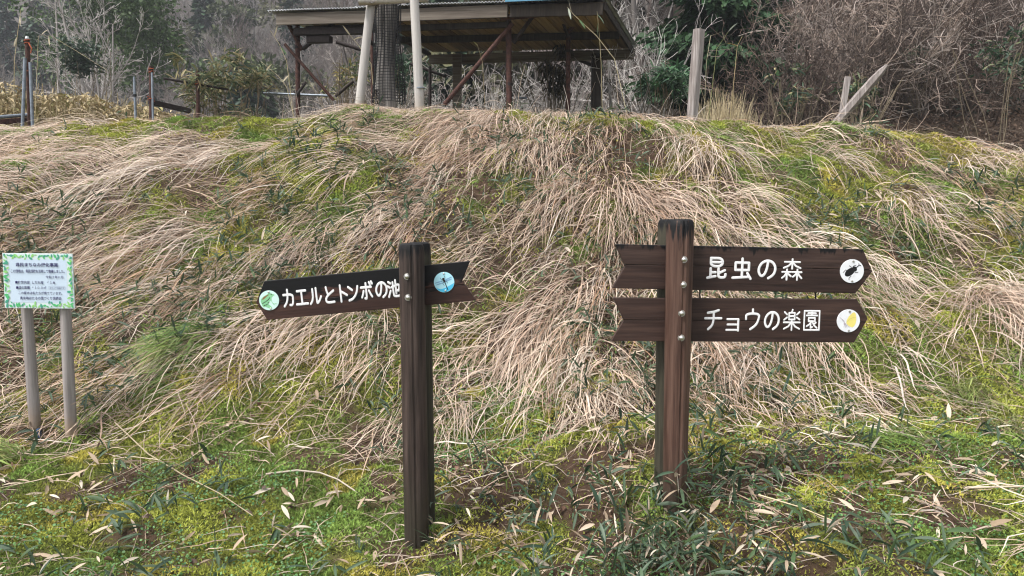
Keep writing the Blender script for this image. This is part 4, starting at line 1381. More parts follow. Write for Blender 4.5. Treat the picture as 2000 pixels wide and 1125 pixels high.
# ------------------------------------------------------------------ signpost at the right
Y2 = 3.55
top, bot = P(1328.5, 428, Y2), P(1317, 992, Y2)
gzb = float(h(bot.x, bot.y))
bot = Vector((bot.x, bot.y, min(bot.z, gzb) - .12))
r_t, r_b = 26.8 / FPX * Y2, 23.3 / FPX * Y2
sp2 = thing('signpost', 'brown signpost carrying two arrow boards that point right', 'signpost', (bot.x, bot.y, gzb))
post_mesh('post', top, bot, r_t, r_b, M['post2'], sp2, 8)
dv = Vector((-.012, r_t * 2 + .028, 0))
post_mesh('post', top + dv, bot + dv, r_t * .95, r_b, M['post_rear'], sp2, 9)['label'] = 'greenish rear half of the double post'
yb = Y2 + r_t - .010
for (A_, B_, out, seam, txt, cx, cyv, siz, discs, mats) in (
    ((1203, 477), (1683, 487), ((1202, 477), (1686, 487), (1704, 530), (1671, 573), (1196, 563), (1221, 520)), (1450, 521.5), '昆虫の森', (1399.5, 1449.5, 1498, 1547), (523.5, 525, 525, 526.5), 42, ('beetle', 1663.5, 529.5, 23.2), ('board_drip', 'board')),
    ((1199, 582), (1672, 585), ((1198, 582), (1674, 585), (1695, 622), (1668, 669), (1194, 666), (1219, 626)), (1450, 626.5), 'チョウの楽園', (1393, 1431, 1470, 1507.5, 1546.5, 1585.5), (624, 627, 624, 625, 625, 626), 41, ('butterfly', 1656.5, 626.5, 22.6), ('board', 'board'))):
    A, B = P(*A_, yb), P(*B_, yb)
    th_ = math.atan2(B.z - A.z, B.x - A.x)
    Mw = Matrix.Translation(P(seam[0], seam[1], yb)) @ Matrix.Rotation(-th_, 4, 'Y')
    Ml = Matrix.Translation(-sp2.location) @ Mw
    ol = [in_frame(Mw, P(a, b_, yb)) for a, b_ in out]
    board_planks(sp2, Ml, ol, 0, .036, tuple(M[m] for m in mats))
    pts = [in_frame(Mw, P(a, b_, yb)) for a, b_ in zip(cx, cyv)]
    lettering(sp2, txt, Ml, siz / FPX * yb, [p[0] for p in pts], 0, 12, .97 if len(txt) == 4 else .84, zs=[p[1] for p in pts])
    q = in_frame(Mw, P(discs[1], discs[2], yb))
    disc(sp2, discs[0], Ml, q[0], q[1], discs[3] / FPX * yb)
for px in (1367, 1593):                       # thin rods joining the two boards
    MB().tube([P(px, 566, yb + .018), P(px, 590, yb + .018)], .004, 8).obj('rod', M['rust_dark'], sp2, smooth=40)
for (px, py) in ((1336, 507), (1334.5, 556), (1331.5, 612), (1330.5, 660)):
    s_ = (py - 428) / 564
    cxp = top.x + (bot.x - top.x) * s_; rr = r_t + (r_b - r_t) * s_
    q = P(px, py, Y2 - rr)
    bolt(sp2, Vector((q.x, Y2 - math.sqrt(max(rr ** 2 - (q.x - cxp) ** 2, 0)) + .002, q.z)))

# ------------------------------------------------------------------ printed notice on two stakes at the left
Y3 = 4.7
b0 = P(105, 870, Y3)
inf = thing('notice_board', 'white printed notice with a green leaf border on two round grey stakes', 'notice board', (b0.x, Y3, float(h(b0.x, Y3))))
for (x0, y0, x1, y1, yy, sd_) in ((51, 585, 70, 842, Y3 + .12, 1), (127, 585, 140.5, 876, Y3 + .05, 2)):
    p, q = P(x0, y0, yy), gz_at(P(x1, y1, yy), .1)
    o = MB().tube([p, p.lerp(q, .3), p.lerp(q, .6), q], [.0325, .034, .035, .035], 18, wob=.015, seed=sd_).obj('stake', M['sign_post'], inf, smooth=50)
for (px, py, yy, wd) in ((76, 846, Y3 + .075, .012), (134, 868, Y3 + .01, .018)):
    c = P(px, py, yy)
    MB().box(c - Vector((wd, .012, .03)), c + Vector((wd, .012, .03))).obj('tape', M['tape'], inf, bevel=.004)
TLc, TRc, BRc, BLc = [P(a, b_, Y3) for a, b_ in ((4, 495.5), (142, 494.5), (145, 602), (10, 602.5))]
cen = (TLc + TRc + BRc + BLc) / 4
PW, PH = ((TRc - TLc).length + (BRc - BLc).length) / 2, ((TLc - BLc).length + (TRc - BRc).length) / 2
Mw = Matrix.Translation(cen) @ Matrix.Rotation(R(.6), 4, 'Y')
Ml = Matrix.Translation(-inf.location) @ Mw
mb = MB().prism([(-PW / 2, PH / 2), (PW / 2, PH / 2), (PW / 2, -PH / 2), (-PW / 2, -PH / 2)], 0, .008)
panel = mb.obj('panel', M['panel'], inf, M=Ml, bevel=.0015)
iw, ih = PW * .41, PH * .395
MB().flat([(-iw * .96, ih), (iw * .97, ih), (iw, ih * .9), (iw, -ih * .9), (iw * .95, -ih), (-iw * .95, -ih), (-iw, -ih * .9), (-iw, ih * .9)], -.0006).obj('printed_field', M['panel_inner'], panel, off=(0, 0, 0))
lb = MB()
rl = np.random.default_rng(9)
slots = [(x, .46) for x in np.linspace(-.47, .47, 22)] + [(x, .415) for x in np.linspace(-.44, .46, 11)] + [(x, -.455) for x in np.linspace(-.46, .48, 22)] + [(x, -.40) for x in (-.4, -.3, -.22, -.06, .12, .18, .3, .36, .42, .46)]
slots += [(-.475, z) for z in np.linspace(-.36, .38, 14)] + [(.48, z) for z in np.linspace(-.36, .38, 14)] + [(-.43, z) for z in np.linspace(-.3, .33, 7)] + [(.445, z) for z in np.linspace(-.3, .33, 7)]
for k, (u, v_) in enumerate(slots):
    u += rl.normal(0, .008); v_ += rl.normal(0, .012)
    L = rl.uniform(.009, .017); a = rl.uniform(0, 6.28); wd = L * rl.uniform(.42, .6)
    cx_, cz_ = float(np.clip(u * PW, -PW / 2 + L, PW / 2 - L)), float(np.clip(v_ * PH, -PH / 2 + L, PH / 2 - L))
    sh_ = [(-1, 0), (-.5, .75), (.1, .9), (.6, .5), (1, 0), (.6, -.5), (.1, -.9), (-.5, -.75)]
    poly = [(cx_ + p * L * math.cos(a) - q * wd * math.sin(a), cz_ + p * L * math.sin(a) + q * wd * math.cos(a)) for p, q in sh_]
    lb.flat(poly, -.0010 - .00003 * k, int(rl.integers(3)))
lb.obj('leaf_border', [M['leaf_a'], M['leaf_b'], M['leaf_c']], panel, off=(0, 0, 0))


def text_line(body, size, cx_, cz_, width, bold=.012):
    c = bpy.data.curves.new('text', 'FONT')
    c.body, c.size, c.offset, c.resolution_u = body, 1, bold, 3
    o = bpy.data.objects.new('text', c); COL.objects.link(o)
    dg = bpy.context.evaluated_depsgraph_get()
    me = bpy.data.meshes.new_from_object(o.evaluated_get(dg))
    bpy.data.objects.remove(o)
    n = len(me.vertices)
    co = np.empty(n * 3, np.float32); me.vertices.foreach_get('co', co); co = co.reshape(-1, 3)
    mn, mx = co.min(0), co.max(0)
    sx = width / (mx[0] - mn[0]); sz = size / (mx[1] - mn[1])
    out = np.stack([(co[:, 0] - (mn[0] + mx[0]) / 2) * sx + cx_, np.full(n, -.0045), (co[:, 1] - (mn[1] + mx[1]) / 2) * sz + cz_], 1)
    me.vertices.foreach_set('co', out.astype(np.float32).ravel()); me.update()
    me.materials.clear(); me.materials.append(M['ink'])
    link('text_line', me, panel)


def tl(body, x0, x1, y0, y1, bold=.012):
    """placed by its box on the notice, in fractions of the panel"""
    ux, uz = lambda q: (q - 690) / 1310 * PW, lambda q: -(q - 543) / 1010 * PH
    text_line(body, (y1 - y0) / 1010 * PH, ux((x0 + x1) / 2), uz((y0 + y1) / 2), (x1 - x0) / 1310 * PW, bold)


tl('県民まちなみ緑化事業', 283, 1078, 208, 282, .022)
tl('この緑地は、県民緑税を活用して整備しました。', 188, 1192, 330, 396, .016)
tl('令和２年11月', 835, 1162, 440, 494, .012)
tl('■植栽内容  しだれ桜　４１本', 262, 1012, 540, 598, .014)
tl('■緑化面積  ４１０.０㎡', 272, 835, 636, 694, .014)
tl('立ち入り自由です', 898, 1178, 648, 686, .004)
tl('この樹木は私たちが育てています。', 315, 1130, 735, 792, .014)
tl('奥米地ほたるの里づくり協議会', 335, 1115, 828, 888, .016)
fb = MB()
x0, x1, z0, z1 = [(885 - 690) / 1310 * PW, (1192 - 690) / 1310 * PW, -(695 - 543) / 1010 * PH, -(640 - 543) / 1010 * PH]
for q in (((x0, z0), (x1, z0)), ((x0, z1), (x1, z1)), ((x0, z0), (x0, z1)), ((x1, z0), (x1, z1))):
    stroke(fb, q, .0008, -.0045 - .0001 * len(fb.f), 0)
fb.obj('text_frame', M['ink'], panel, off=(0, 0, 0))

# ------------------------------------------------------------------ plants of the embankment
rg = np.random.default_rng(2024)
STRAW = np.array([(.57, .46, .36), (.50, .375, .295), (.40, .28, .205), (.28, .18, .125), (.50, .44, .385), (.40, .245, .15), (.65, .565, .47)])


def flow_angle(x, y):
    """which way the dead grass is combed: 0 = straight down the bank, negative = to the left"""
    a = np.interp(x, [-7, -4.5, -3, -1.5, -.3, .7, 1.4, 2.2, 3.5, 6], [-66, -62, -56, -50, -40, -24, 8, 32, 30, 15])
    up = slope_t(x, y)
    a = a * (.75 + .35 * up)
    return np.radians(a + (fbm(x * .8 + 5, y * .8, 101, 2) - .5) * 60)


def grow(root, d, L, flow, grav, clear, K=8):
    N = len(root)
    Pt = np.empty((N, K, 3)); Pt[:, 0] = root
    d = d.copy(); seg = L / (K - 1)
    kk = np.where(rg.uniform(0, 1, N) < .28, rg.integers(2, K, N), 99)      # some blades are snapped or bent
    fl = np.stack([np.sin(flow), -np.cos(flow), np.zeros(N)], 1)
    for k in range(1, K):
        d[:, 2] -= grav
        b_ = kk == k
        d[b_] += rg.normal(0, .42, (int(b_.sum()), 3))
        d = norm(d + fl * .12)
        p = Pt[:, k - 1] + d * seg[:, None]
        g = h(p[:, 0], p[:, 1]) + clear * (.6 + .4 * k / K)
        low = p[:, 2] < g
        p[low, 2] = g[low]
        v = p - Pt[:, k - 1]
        d[low] = norm(v[low])
        Pt[:, k] = Pt[:, k - 1] + norm(v) * seg[:, None]
    return Pt


def blades(name, tufts, label, cat, pal, per, spread=.07, wid=(.0028, .0058), K=8, mat='grass', lift=(.5, 1.1), jit=.32, clr=(.006, .085), shade=1.0, mono=True):
    """tufts: rows x, y, length, flow, density multiplier"""
    T = np.asarray(tufts, float)
    cnt = np.maximum((per * T[:, 4] * rg.uniform(.6, 1.4, len(T))).astype(int), 1)
    i = np.repeat(np.arange(len(T)), cnt)
    n = len(i)
    tl_ = rg.normal(0, .22 if mono else .05, len(T))
    fl = T[i, 3] + tl_[i] + rg.normal(0, jit, n)
    x = T[i, 0] + rg.normal(0, spread, n); y = T[i, 1] + rg.normal(0, spread, n)
    up = rg.uniform(*lift, n)
    d = norm(np.stack([np.sin(fl), -np.cos(fl), up], 1) + rg.normal(0, .12, (n, 3)))
    L = T[i, 2] * rg.uniform(.45, 1.15, n)
    root = np.stack([x, y, h(x, y) - .015], 1)
    clear = rg.uniform(clr[0], clr[1], n) * np.minimum(T[i, 4], 1.3)
    Pt = grow(root, d, L, fl, rg.uniform(.17, .42, n), clear, K)
    # small kinks so that no blade is a perfect arc
    Pt[:, 1:] += rg.normal(0, .0032, (n, K - 1, 3)) * np.array([1, 1, .6])
    w0 = rg.uniform(wid[0], wid[1], n) * (1 + .8 * (rg.uniform(0, 1, n) < .06))
    W = w0[:, None] * np.interp(np.linspace(0, 1, K), [0, .25, .75, 1], [.75, 1, .8, .12])[None]
    t = norm(Pt[:, -1] - Pt[:, 0])
    S = norm(np.cross(t, np.array([0, -.55, .83]) + rg.normal(0, .5, (n, 3))))
    V, F = ribbons(Pt, W, S)
    pal = np.asarray(pal)
    tc = pal[rg.integers(0, len(pal), len(T))]
    bc = pal[rg.integers(0, len(pal), n)]
    if not mono:                       # colour drifts over the bank instead of tuft by tuft
        q = (sstep(.3, .7, fbm(T[:, 0] * 1.6, T[:, 1] * 1.6, 191, 3)) * (len(pal) - 1.01)).astype(int)
        tc = pal[q]
    c = (tc[i] * .5 + bc * .5) * rg.uniform(.6, 1.32, (n, 1)) * shade
    o = link(name, raw_mesh(name, V, [F], np.repeat(c, K * 2, 0), M[mat]))
    return tag(o, label, cat, None, 'stuff')


def streaks(x, y, s, across=4.2, along=1.3):
    """patches drawn out along the way the grass is combed"""
    o = []
    for deg in (-48, 20):
        c, q = math.cos(R(deg)), math.sin(R(deg))
        o.append(fbm((x * c + y * q) * across, (-x * q + y * c) * along, s + int(deg), 3))
    k = sstep(.4, 1.6, x)
    return o[0] * (1 - k) + o[1] * k


def cover(x, y):
    """how thickly dead grass covers the bank, 0..1"""
    t = slope_t(x, y)
    st = streaks(x, y, 111)
    left = sstep(.22, .50, t) * (.09 + .60 * sstep(.40, .58, st))
    lowl = (.5 + .25 * (x > -1.2)) * sstep(.01, .10, t) * sstep(.47, .60, st)
    right = .03 + .17 * sstep(.48, .60, st)
    right = right * sstep(.05, .3, t)
    k = sstep(1.7, 2.6, x + .25 * (y - 6))
    a = np.maximum(left, lowl) * (1 - k) + right * k
    # green strip along the crest, left
    strip = sstep(.84, .93, t) * sstep(-5.3, -4.4, x) * (1 - sstep(-2.6, -1.9, x))
    a = a * (1 - .9 * strip)
    a = a * (1 - .85 * sstep(.58, .68, fbm(x * 1.5 + 2, y * 1.5, 119, 2)))
    return a * (1 - sstep(9.3, 10.2, y))


# main sward of dead grass: single blades lying down the bank
n = 92000
x = rg.uniform(-7.2, 7.6, n); y = rg.uniform(4.75, 9.9, n)
keep = rg.uniform(0, 1, n) < cover(x, y)
x, y = x[keep], y[keep]
fl = flow_angle(x, y) + (fbm(x * 2.4, y * 2.4, 181, 2) - .5) * 1.5
T = np.stack([x, y, rg.uniform(.35, .95, len(x)), fl, np.ones(len(x))], 1)
blades('dry_grass', T, 'pale dead grass combed down the face of the embankment', 'dry grass', STRAW, 1,   .01, (.0012, .0032), 8, lift=(.0, .55), jit=.26, clr=(.006, .075), mono=False)


def at(px, py): return ground_at(px, py, 2.7, 14)


# tussocks that stand out, from the photograph: px, py, length, flow in degrees, density
CL = [(1225, 372, .85, 22, 4), (1190, 385, .8, -8, 2.5), (1255, 400, .9, 35, 4), (1290, 420, .8, 44, 3), (1210, 430, .6, -20, 2), (1330, 385, .7, 30, 2.2),
      (1380, 290, .8, 8, 3), (1345, 275, .75, -12, 2.2), (1300, 235, .7, 10, 2.5), (1260, 215, .6, -30, 1.6), (1090, 205, .55, -20, 3), (1140, 215, .8, 10, 3.5), (1060, 225, .6, -40, 3),
      (1500, 250, .75, 34, 2), (1545, 262, .8, 30, 2), (1470, 242, .6, -25, 2.2), (1590, 262, .6, 45, 2.5), (1600, 300, .65, 25, 2.2), (1640, 318, .55, 30, 2), (1740, 290, .5, 20, 1.6),
      (1775, 402, .62, 12, 3), (1800, 398, .62, 25, 3), (1760, 412, .5, -12, 2), (1870, 312, .55, 5, 2.2), (1905, 318, .5, 20, 2), (1970, 325, .5, 0, 2.5), (1995, 310, .6, -10, 2.5),
      (1895, 408, .6, 30, 1.6), (1720, 380, .5, 10, 1.2), (1560, 470, .7, 40, 2.2), (1480, 430, .8, 42, 3), (1420, 400, .7, 40, 2.5), (1440, 470, .8, 38, 2.5), (1600, 510, .7, 35, 2.2),
      (1930, 572, .85, -5, 4.5), (1965, 560, .95, 8, 5), (1905, 590, .75, -30, 3.5), (1990, 590, .95, 5, 4.5), (1950, 600, .9, -18, 4), (2010, 640, .9, -10, 4), (1880, 640, .6, -40, 2),
      (1690, 520, .8, 22, 2.5), (1710, 540, .7, 16, 2), (1650, 690, .6, 8, 1.6), (1670, 760, .5, 12, 1.4), (1680, 820, .42, 8, 1.8),
      (1400, 600, .7, 0, 2.6), (1440, 610, .75, 6, 2.4), (1490, 620, .7, 4, 2.4), (1540, 640, .65, 10, 2), (1380, 680, .7, -6, 2.2), (1470, 700, .6, 2, 1.8), (1580, 690, .5, 12, 1.5), (1365, 640, .6, 0, 2),
      (1190, 600, .8, -24, 2.6), (1130, 560, .8, -34, 2.6), (1060, 640, .8, -38, 2.2), (1180, 680, .7, -20, 2.2), (1110, 700, .7, -24, 2), (1000, 690, .7, -34, 1.8), (1040, 760, .55, -18, 1.4), (1160, 780, .5, -8, 1.4),
      (960, 640, .7, -40, 2), (900, 620, .6, -45, 1.6), (620, 610, .8, -42, 2.6), (560, 640, .8, -40, 2.2), (680, 640, .7, -44, 2), (520, 640, .7, -44, 1.8), (640, 690, .5, -36, 1.2), (480, 680, .6, -40, 1.4), (720, 620, .6, -40, 1.6),
      (820, 290, .9, -55, 3.5), (960, 235, .8, -30, 3), (990, 225, .7, 4, 3), (700, 330, .9, -60, 3), (900, 270, .7, -40, 2.5), (640, 230, .7, -50, 2.2), (720, 210, .6, -45, 2.5), (780, 200, .5, -20, 2),
      (150, 300, .9, -72, 3), (240, 360, .9, -70, 3), (90, 360, .9, -75, 3), (330, 330, .9, -66, 3), (60, 270, .8, -60, 2.5), (200, 250, .7, -55, 2.5), (30, 420, .8, -66, 2.5), (450, 310, .9, -64, 3),
      (1420, 745, .5, 4, 1.6), (1480, 790, .45, 0, 1.4), (1550, 760, .45, 10, 1.4), (1640, 770, .5, 6, 1.6), (1350, 760, .5, -4, 1.6), (1250, 740, .5, -10, 1.4), (1130, 790, .45, -16, 1.2), (1210, 850, .4, -10, 1.0), (1000, 790, .45, -26, 1.2), (940, 750, .5, -30, 1.2), (1310, 560, .7, 0, 2), (880, 700, .5, -30, 1.2), (1560, 840, .4, 10, 1), (1750, 700, .5, 8, 1.2), (1800, 560, .5, 10, 1.4), (1840, 470, .5, 16, 1.4), (20, 620, .6, -40, 3), (-10, 600, .6, -20, 3), (40, 690, .5, -50, 1.6), (360, 560, .7, -50, 2), (300, 480, .8, -54, 2.4), (400, 470, .8, -52, 2.4)]
T = []
for (px, py, L, a, dn) in CL:
    g_ = at(px, py)
    T.append((g_.x, g_.y, L, R(a), dn))
blades('dry_grass_tussocks', T, 'heavy drooping tussocks of dead grass hanging over the embankment', 'dry grass', STRAW[[0, 1, 1, 2, 4, 6]], 18, .10, (.0017, .0042), 9, lift=(.25, 1.0), jit=.4, clr=(.008, .095))
# near tussock in the right bottom corner: rooted just out of the picture
T = [(2.60 + .12 * k, 3.12 + .05 * k, .62, R(-50 - 9 * k), 1.6) for k in range(4)]
blades('dry_grass_corner', T, 'near tussock of dead grass arching into the lower right corner', 'dry grass', STRAW[[0, 4, 6, 1]], 34, .09, (.0022, .0042), 9, lift=(.7, 1.5), jit=.4, clr=(.02, .22))
# loose single straws lying anywhere, every direction
n = 20000
x = rg.uniform(-6.5, 6.5, n); y = 2.9 + 6.4 * rg.uniform(0, 1, n) ** .8
pk = np.clip(.20 + .6 * cover(x, y) + .4 * (x > -.7) * (y < 4.8) + .8 * sstep(4.2, 4.8, y) * (1 - sstep(6.0, 6.8, y)) + .25 * sstep(-1.2, -2.6, x) * (y < 4), 0, 1)
k_ = rg.uniform(0, 1, n) < pk
x, y = x[k_], y[k_]
T = np.stack([x, y, rg.uniform(.15, .55, len(x)), rg.normal(0, 1.2, len(x)) + flow_angle(x, y) * .5, np.ones(len(x))], 1)
blades('loose_straw', T, 'loose dead straws lying criss-cross over the moss', 'straw', STRAW[[0, 1, 2, 3, 4]], 1, .02, (.0014, .003), 6, lift=(.05, .45), jit=.3, clr=(.006, .06))
# greyed and brown thatch under the sward
n = 6500
x = rg.uniform(-7, 7, n); y = rg.uniform(4.8, 9.6, n)
k_ = rg.uniform(0, 1, n) < .25 + .75 * cover(x, y)
x, y = x[k_], y[k_]
T = np.stack([x, y, rg.uniform(.12, .38, len(x)), flow_angle(x, y), np.ones(len(x))], 1)
blades('thatch', T, 'short brown thatch beneath the dead grass', 'dry grass', [(.16, .105, .065), (.30, .22, .155), (.10, .07, .048), (.40, .31, .23), (.22, .15, .10)], 7, .09, (.0013, .0032), 5, lift=(.1, .7), jit=.75, clr=(.003, .045))

# fine green grass: in tufts among the moss, and a big tuft left of the middle sign
n = 1500
x = rg.uniform(-6.5, 6.8, n); y = 2.9 + 6.6 * rg.uniform(0, 1, n)
k_ = rg.uniform(0, 1, n) < (.15 + .6 * moss_mask(x, y)) * (1 - .5 * cover(x, y))
x, y = x[k_], y[k_]
T = np.stack([x, y, rg.uniform(.06, .20, len(x)), flow_angle(x, y) * .6, rg.uniform(.5, 1.3, len(x))], 1)
GREEN = [(.11, .21, .045), (.14, .25, .05), (.08, .16, .045), (.20, .27, .07), (.07, .14, .055)]
blades('green_grass', T, 'short fine green grass among the moss', 'grass', GREEN, 14, .045, (.0009, .002), 5, 'green', (.5, 1.6), .8, clr=(.003, .02))
T = []
for (px, py, L, a, dn) in ((395, 655, .52, -48, 2.6), (370, 668, .50, -44, 2.2), (350, 690, .42, -38, 1.6), (415, 665, .4, -30, 1.2), (30, 900, .40, -70, 2), (0, 890, .4, -60, 2), (1660, 560, .4, 10, 1.5), (1735, 850, .35, -10, 1.3), (1690, 870, .3, 10, 1.2), (1500, 560, .3, 5, 1), (340, 740, .3, -40, 1.1), (1870, 770, .35, -30, 1.6), (1925, 780, .4, -40, 1.6), (1960, 840, .35, -30, 1.4)):
    g_ = at(px, py)
    T.append((g_.x, g_.y, L, R(a), dn))
blades('green_tufts', T, 'long green sedge tufts drooping on the lower bank', 'grass', [(.13, .23, .05), (.17, .27, .06), (.10, .18, .05), (.24, .28, .08), (.30, .27, .12)], 44, .055, (.0016, .0036), 8, 'green', (.5, 1.4), .32, clr=(.01, .10))
# a fringe on the level ground at the crest, green at the left, straw elsewhere
n = 1700
x = rg.uniform(-6.4, 4.6, n); y = rg.uniform(8.5, 10.6, n)
T = np.stack([x, y, rg.uniform(.08, .30, n), rg.uniform(-3.1, 3.1, n), rg.uniform(.5, 1.2, n)], 1)
gl_ = (x > -5.2) & (x < -2.0) & (y < 9.6)
blades('crest_straw', T[~gl_], 'wispy dry grass along the top of the embankment', 'dry grass', STRAW[[0, 1, 2, 4]], 9, .06, (.0012, .003), 6, lift=(.8, 2.2), jit=1.0, clr=(.004, .04))
blades('crest_grass', T[gl_] * np.array([1, 1, .55, 1, 1.5]), 'bright green grass along the crest left of the shed', 'grass', [(.17, .22, .04), (.13, .20, .04), (.24, .25, .06)], 12, .06, (.001, .002), 5, 'green', (.8, 2.0), 1.0, clr=(.004, .02))
# tall single dead stems with a few leaves
n = 60
px = np.concatenate([rg.uniform(520, 1340, 42), rg.uniform(1480, 1760, 18)])
x = (px - 1000) / FPX * 10; y = rg.uniform(9.6, 12.5, n)
x = x * y / 10
L = rg.uniform(.4, 1.0, n)
d = norm(np.stack([rg.normal(0, .45, n), rg.normal(0, .2, n), np.ones(n)], 1))
Pt = walk(np.stack([x, y, h(x, y)], 1), d, L, 6, rg, .09)
V, F = tubes(Pt, np.linspace(.0045, .0018, 6)[None] * np.ones((n, 1)), 4)
tag(link('dead_stems', raw_mesh('dead_stems', V, [F], np.repeat(STRAW[[0, 4, 1]][rg.integers(0, 3, n)], 24, 0), M['grass'])), 'thin dead stems standing around the shed', 'dry stems', None, 'stuff')

# ------------------------------------------------------------------ moss: cushions of short tips
n = 1300000
x = rg.uniform(-6.8, 7.2, n); u = rg.uniform(0, 1, n)
y = 2.75 + 6.9 * u ** 1.7
k_ = np.abs(x) < .72 * y + .9
x, y = x[k_], y[k_]; n = len(x)
mk = moss_mask(x, y) * (1 - .85 * soil_mask(x, y)) * (1 - .55 * cover(x, y)) + .08
crest = sstep(8.2, 8.8, y) * .6
k_ = rg.uniform(0, 1, n) < np.clip(mk + crest * (x < 5), 0, 1)
x, y = x[k_], y[k_]; n = len(x)
cush = sstep(.45, .75, fbm(x * 6, y * 6, 131, 2))
z = h(x, y) + cush * .035
s = (.0042 + .0019 * y) * rg.uniform(.6, 1.5, n)
a = rg.uniform(0, 6.28, n)
d = norm(np.stack([np.cos(a) * .8, np.sin(a) * .8 - .15, rg.uniform(.3, 1.2, n)], 1))
b_ = perp(d, rg)
p0 = np.stack([x, y, z], 1)
V = np.stack([p0 - b_ * (s * .35)[:, None], p0 + b_ * (s * .35)[:, None], p0 + d * (s * 1.5)[:, None]], 1).reshape(-1, 3)
F = np.arange(n * 3).reshape(-1, 3)
c = moss_col(x, y, rg) * (1 + .5 * cush[:, None])
tag(link('moss', raw_mesh('moss', V, [F], np.repeat(c, 3, 0), M['moss'])), 'yellow green moss cushions on the embankment', 'moss', None, 'stuff')

# ------------------------------------------------------------------ round-leaved ground cover
n = 120000
x = rg.uniform(-5.5, 6, n); y = 2.75 + 3.9 * rg.uniform(0, 1, n) ** 1.5
q = sstep(.46, .58, fbm(x * 1.9 + 4, y * 1.9, 141, 3))
k_ = rg.uniform(0, 1, n) < q * (1 - .6 * sstep(.15, .45, slope_t(x, y))) * (1 - .35 * sstep(.2, 1.0, x))
x, y = x[k_], y[k_]; n = len(x)
r_l = rg.uniform(.003, .0085, n)
z = h(x, y) + rg.uniform(.012, .05, n)
nrm = norm(np.stack([rg.normal(0, .4, n), rg.normal(-.25, .4, n), np.ones(n)], 1))
ta = perp(nrm, rg); tb = np.cross(nrm, ta)
k5 = np.arange(5) * 2 * math.pi / 5
cp = np.stack([x, y, z], 1)
V = cp[:, None] + r_l[:, None, None] * (ta[:, None] * np.cos(k5)[None, :, None] + tb[:, None] * np.sin(k5)[None, :, None])
b5 = np.arange(n)[:, None] * 5
F = np.concatenate([b5 + np.array([[0, 1, 2]]), b5 + np.array([[0, 2, 3]]), b5 + np.array([[0, 3, 4]])])
c = np.array([(.07, .165, .045), (.09, .20, .06), (.05, .125, .045), (.13, .24, .09)])[rg.integers(0, 4, n)] * rg.uniform(.7, 1.3, (n, 1))
tag(link('ground_cover', raw_mesh('ground_cover', V.reshape(-1, 3), [F], np.repeat(c, 5, 0), M['green'])), 'small round green leaves creeping over the lower verge', 'ground cover', None, 'stuff')


# ------------------------------------------------------------------ dwarf bamboo sprigs
def sprigs(name, x, y, label, pal, hgt=(.08, .30), leafL=(.07, .15), lw=.0095, per=6, droop=.6):
    n = len(x)
    fl = flow_angle(x, y) * .5 + rg.normal(0, .8, n)
    H = rg.uniform(*hgt, n)
    d = norm(np.stack([np.sin(fl) * .6, -np.cos(fl) * .6, np.ones(n)], 1) + rg.normal(0, .2, (n, 3)))
    St = walk(np.stack([x, y, h(x, y) - .01], 1), d, H, 5, rg, .12, -.05)
    sv_, sf = tubes(St, np.full((n, 5), .0016), 3)
    i = np.repeat(np.arange(n), per); m = len(i)
    t = rg.uniform(.45, 1, m) * 4; s = np.minimum(t.astype(int), 3); f = (t - s)[:, None]
    p = St[i, s] * (1 - f) + St[i, s + 1] * f
    tan = norm(St[i, s + 1] - St[i, s])
    ang = rg.uniform(.5, 1.4, m)[:, None]
    dd = norm(tan * np.cos(ang) + perp(tan, rg) * np.sin(ang) + np.array([0, -.15, 0]))
    L = rg.uniform(*leafL, m)
    V, F = lance(p, dd, L, lw * rg.uniform(.7, 1.3, m) * (L / .11), rg, droop=droop)
    V[:, 2] = np.maximum(V[:, 2], h(V[:, 0], V[:, 1]) + .004)
    pal = np.array(pal)
    c = pal[rg.integers(0, len(pal), m)] * rg.uniform(.75, 1.3, (m, 1))
    Va, Fa = merge([(V, F), (sv_, sf)])
    cc = np.concatenate([np.repeat(c, 15, 0), np.broadcast_to(np.array([.12, .11, .05]), (len(sv_), 3))])
    return tag(link(name, raw_mesh(name, Va, Fa, cc, M['green'])), label, 'dwarf bamboo', None, 'stuff')


BAM = [(.034, .064, .040), (.048, .082, .050), (.064, .10, .056), (.040, .07, .036), (.10, .135, .095), (.058, .10, .040)]
DEAD = [(.42, .345, .265), (.35, .27, .195), (.50, .445, .365), (.26, .195, .135)]
# thick stand between and before the posts
n = 1500
px = rg.uniform(840, 1760, n); py = rg.uniform(860, 1180, n)
wgt = np.interp(px, [840, 900, 1120, 1250, 1450, 1600, 1760], [.09, .14, .13, .23, .22, .13, .06]) * np.interp(py, [860, 930, 1000, 1180], [.2, .5, 1, 1]) * sstep(.36, .56, fbm(px * .012, py * .012, 171, 2)) * 1.3
k_ = rg.uniform(0, 1, n) < wgt
px, py = px[k_], py[k_]
Yg = np.interp(py, [860, 940, 1000, 1060, 1125, 1180], [4.55, 3.95, 3.65, 3.4, 3.12, 2.95]) + rg.normal(0, .05, len(px))
x = (px - 1000) / FPX / .98 * Yg
sprigs('dwarf_bamboo', x, Yg, 'thick stand of dark green dwarf bamboo around the feet of the signposts', BAM * 2 + DEAD[:3], lw=.0066, leafL=(.055, .14))
# scattered over the bank
n = 6500
x = rg.uniform(-6.4, 6.4, n); y = rg.uniform(3.0, 8.8, n)
q = sstep(.44, .60, fbm(x * 1.0 + 1, y * 1.0, 151, 3)) * np.interp(slope_t(x, y), [0, .06, .4, .6, .8, 1], [.40, 1.5, 1.4, .8, .55, .2])
k_ = rg.uniform(0, 1, n) < q
x, y = x[k_], y[k_]
sprigs('dwarf_bamboo_scattered', x, y, 'scattered dark green dwarf bamboo sprigs on the bank', BAM * 3 + DEAD[:1], (.06, .22), (.06, .14), .0078, 5)
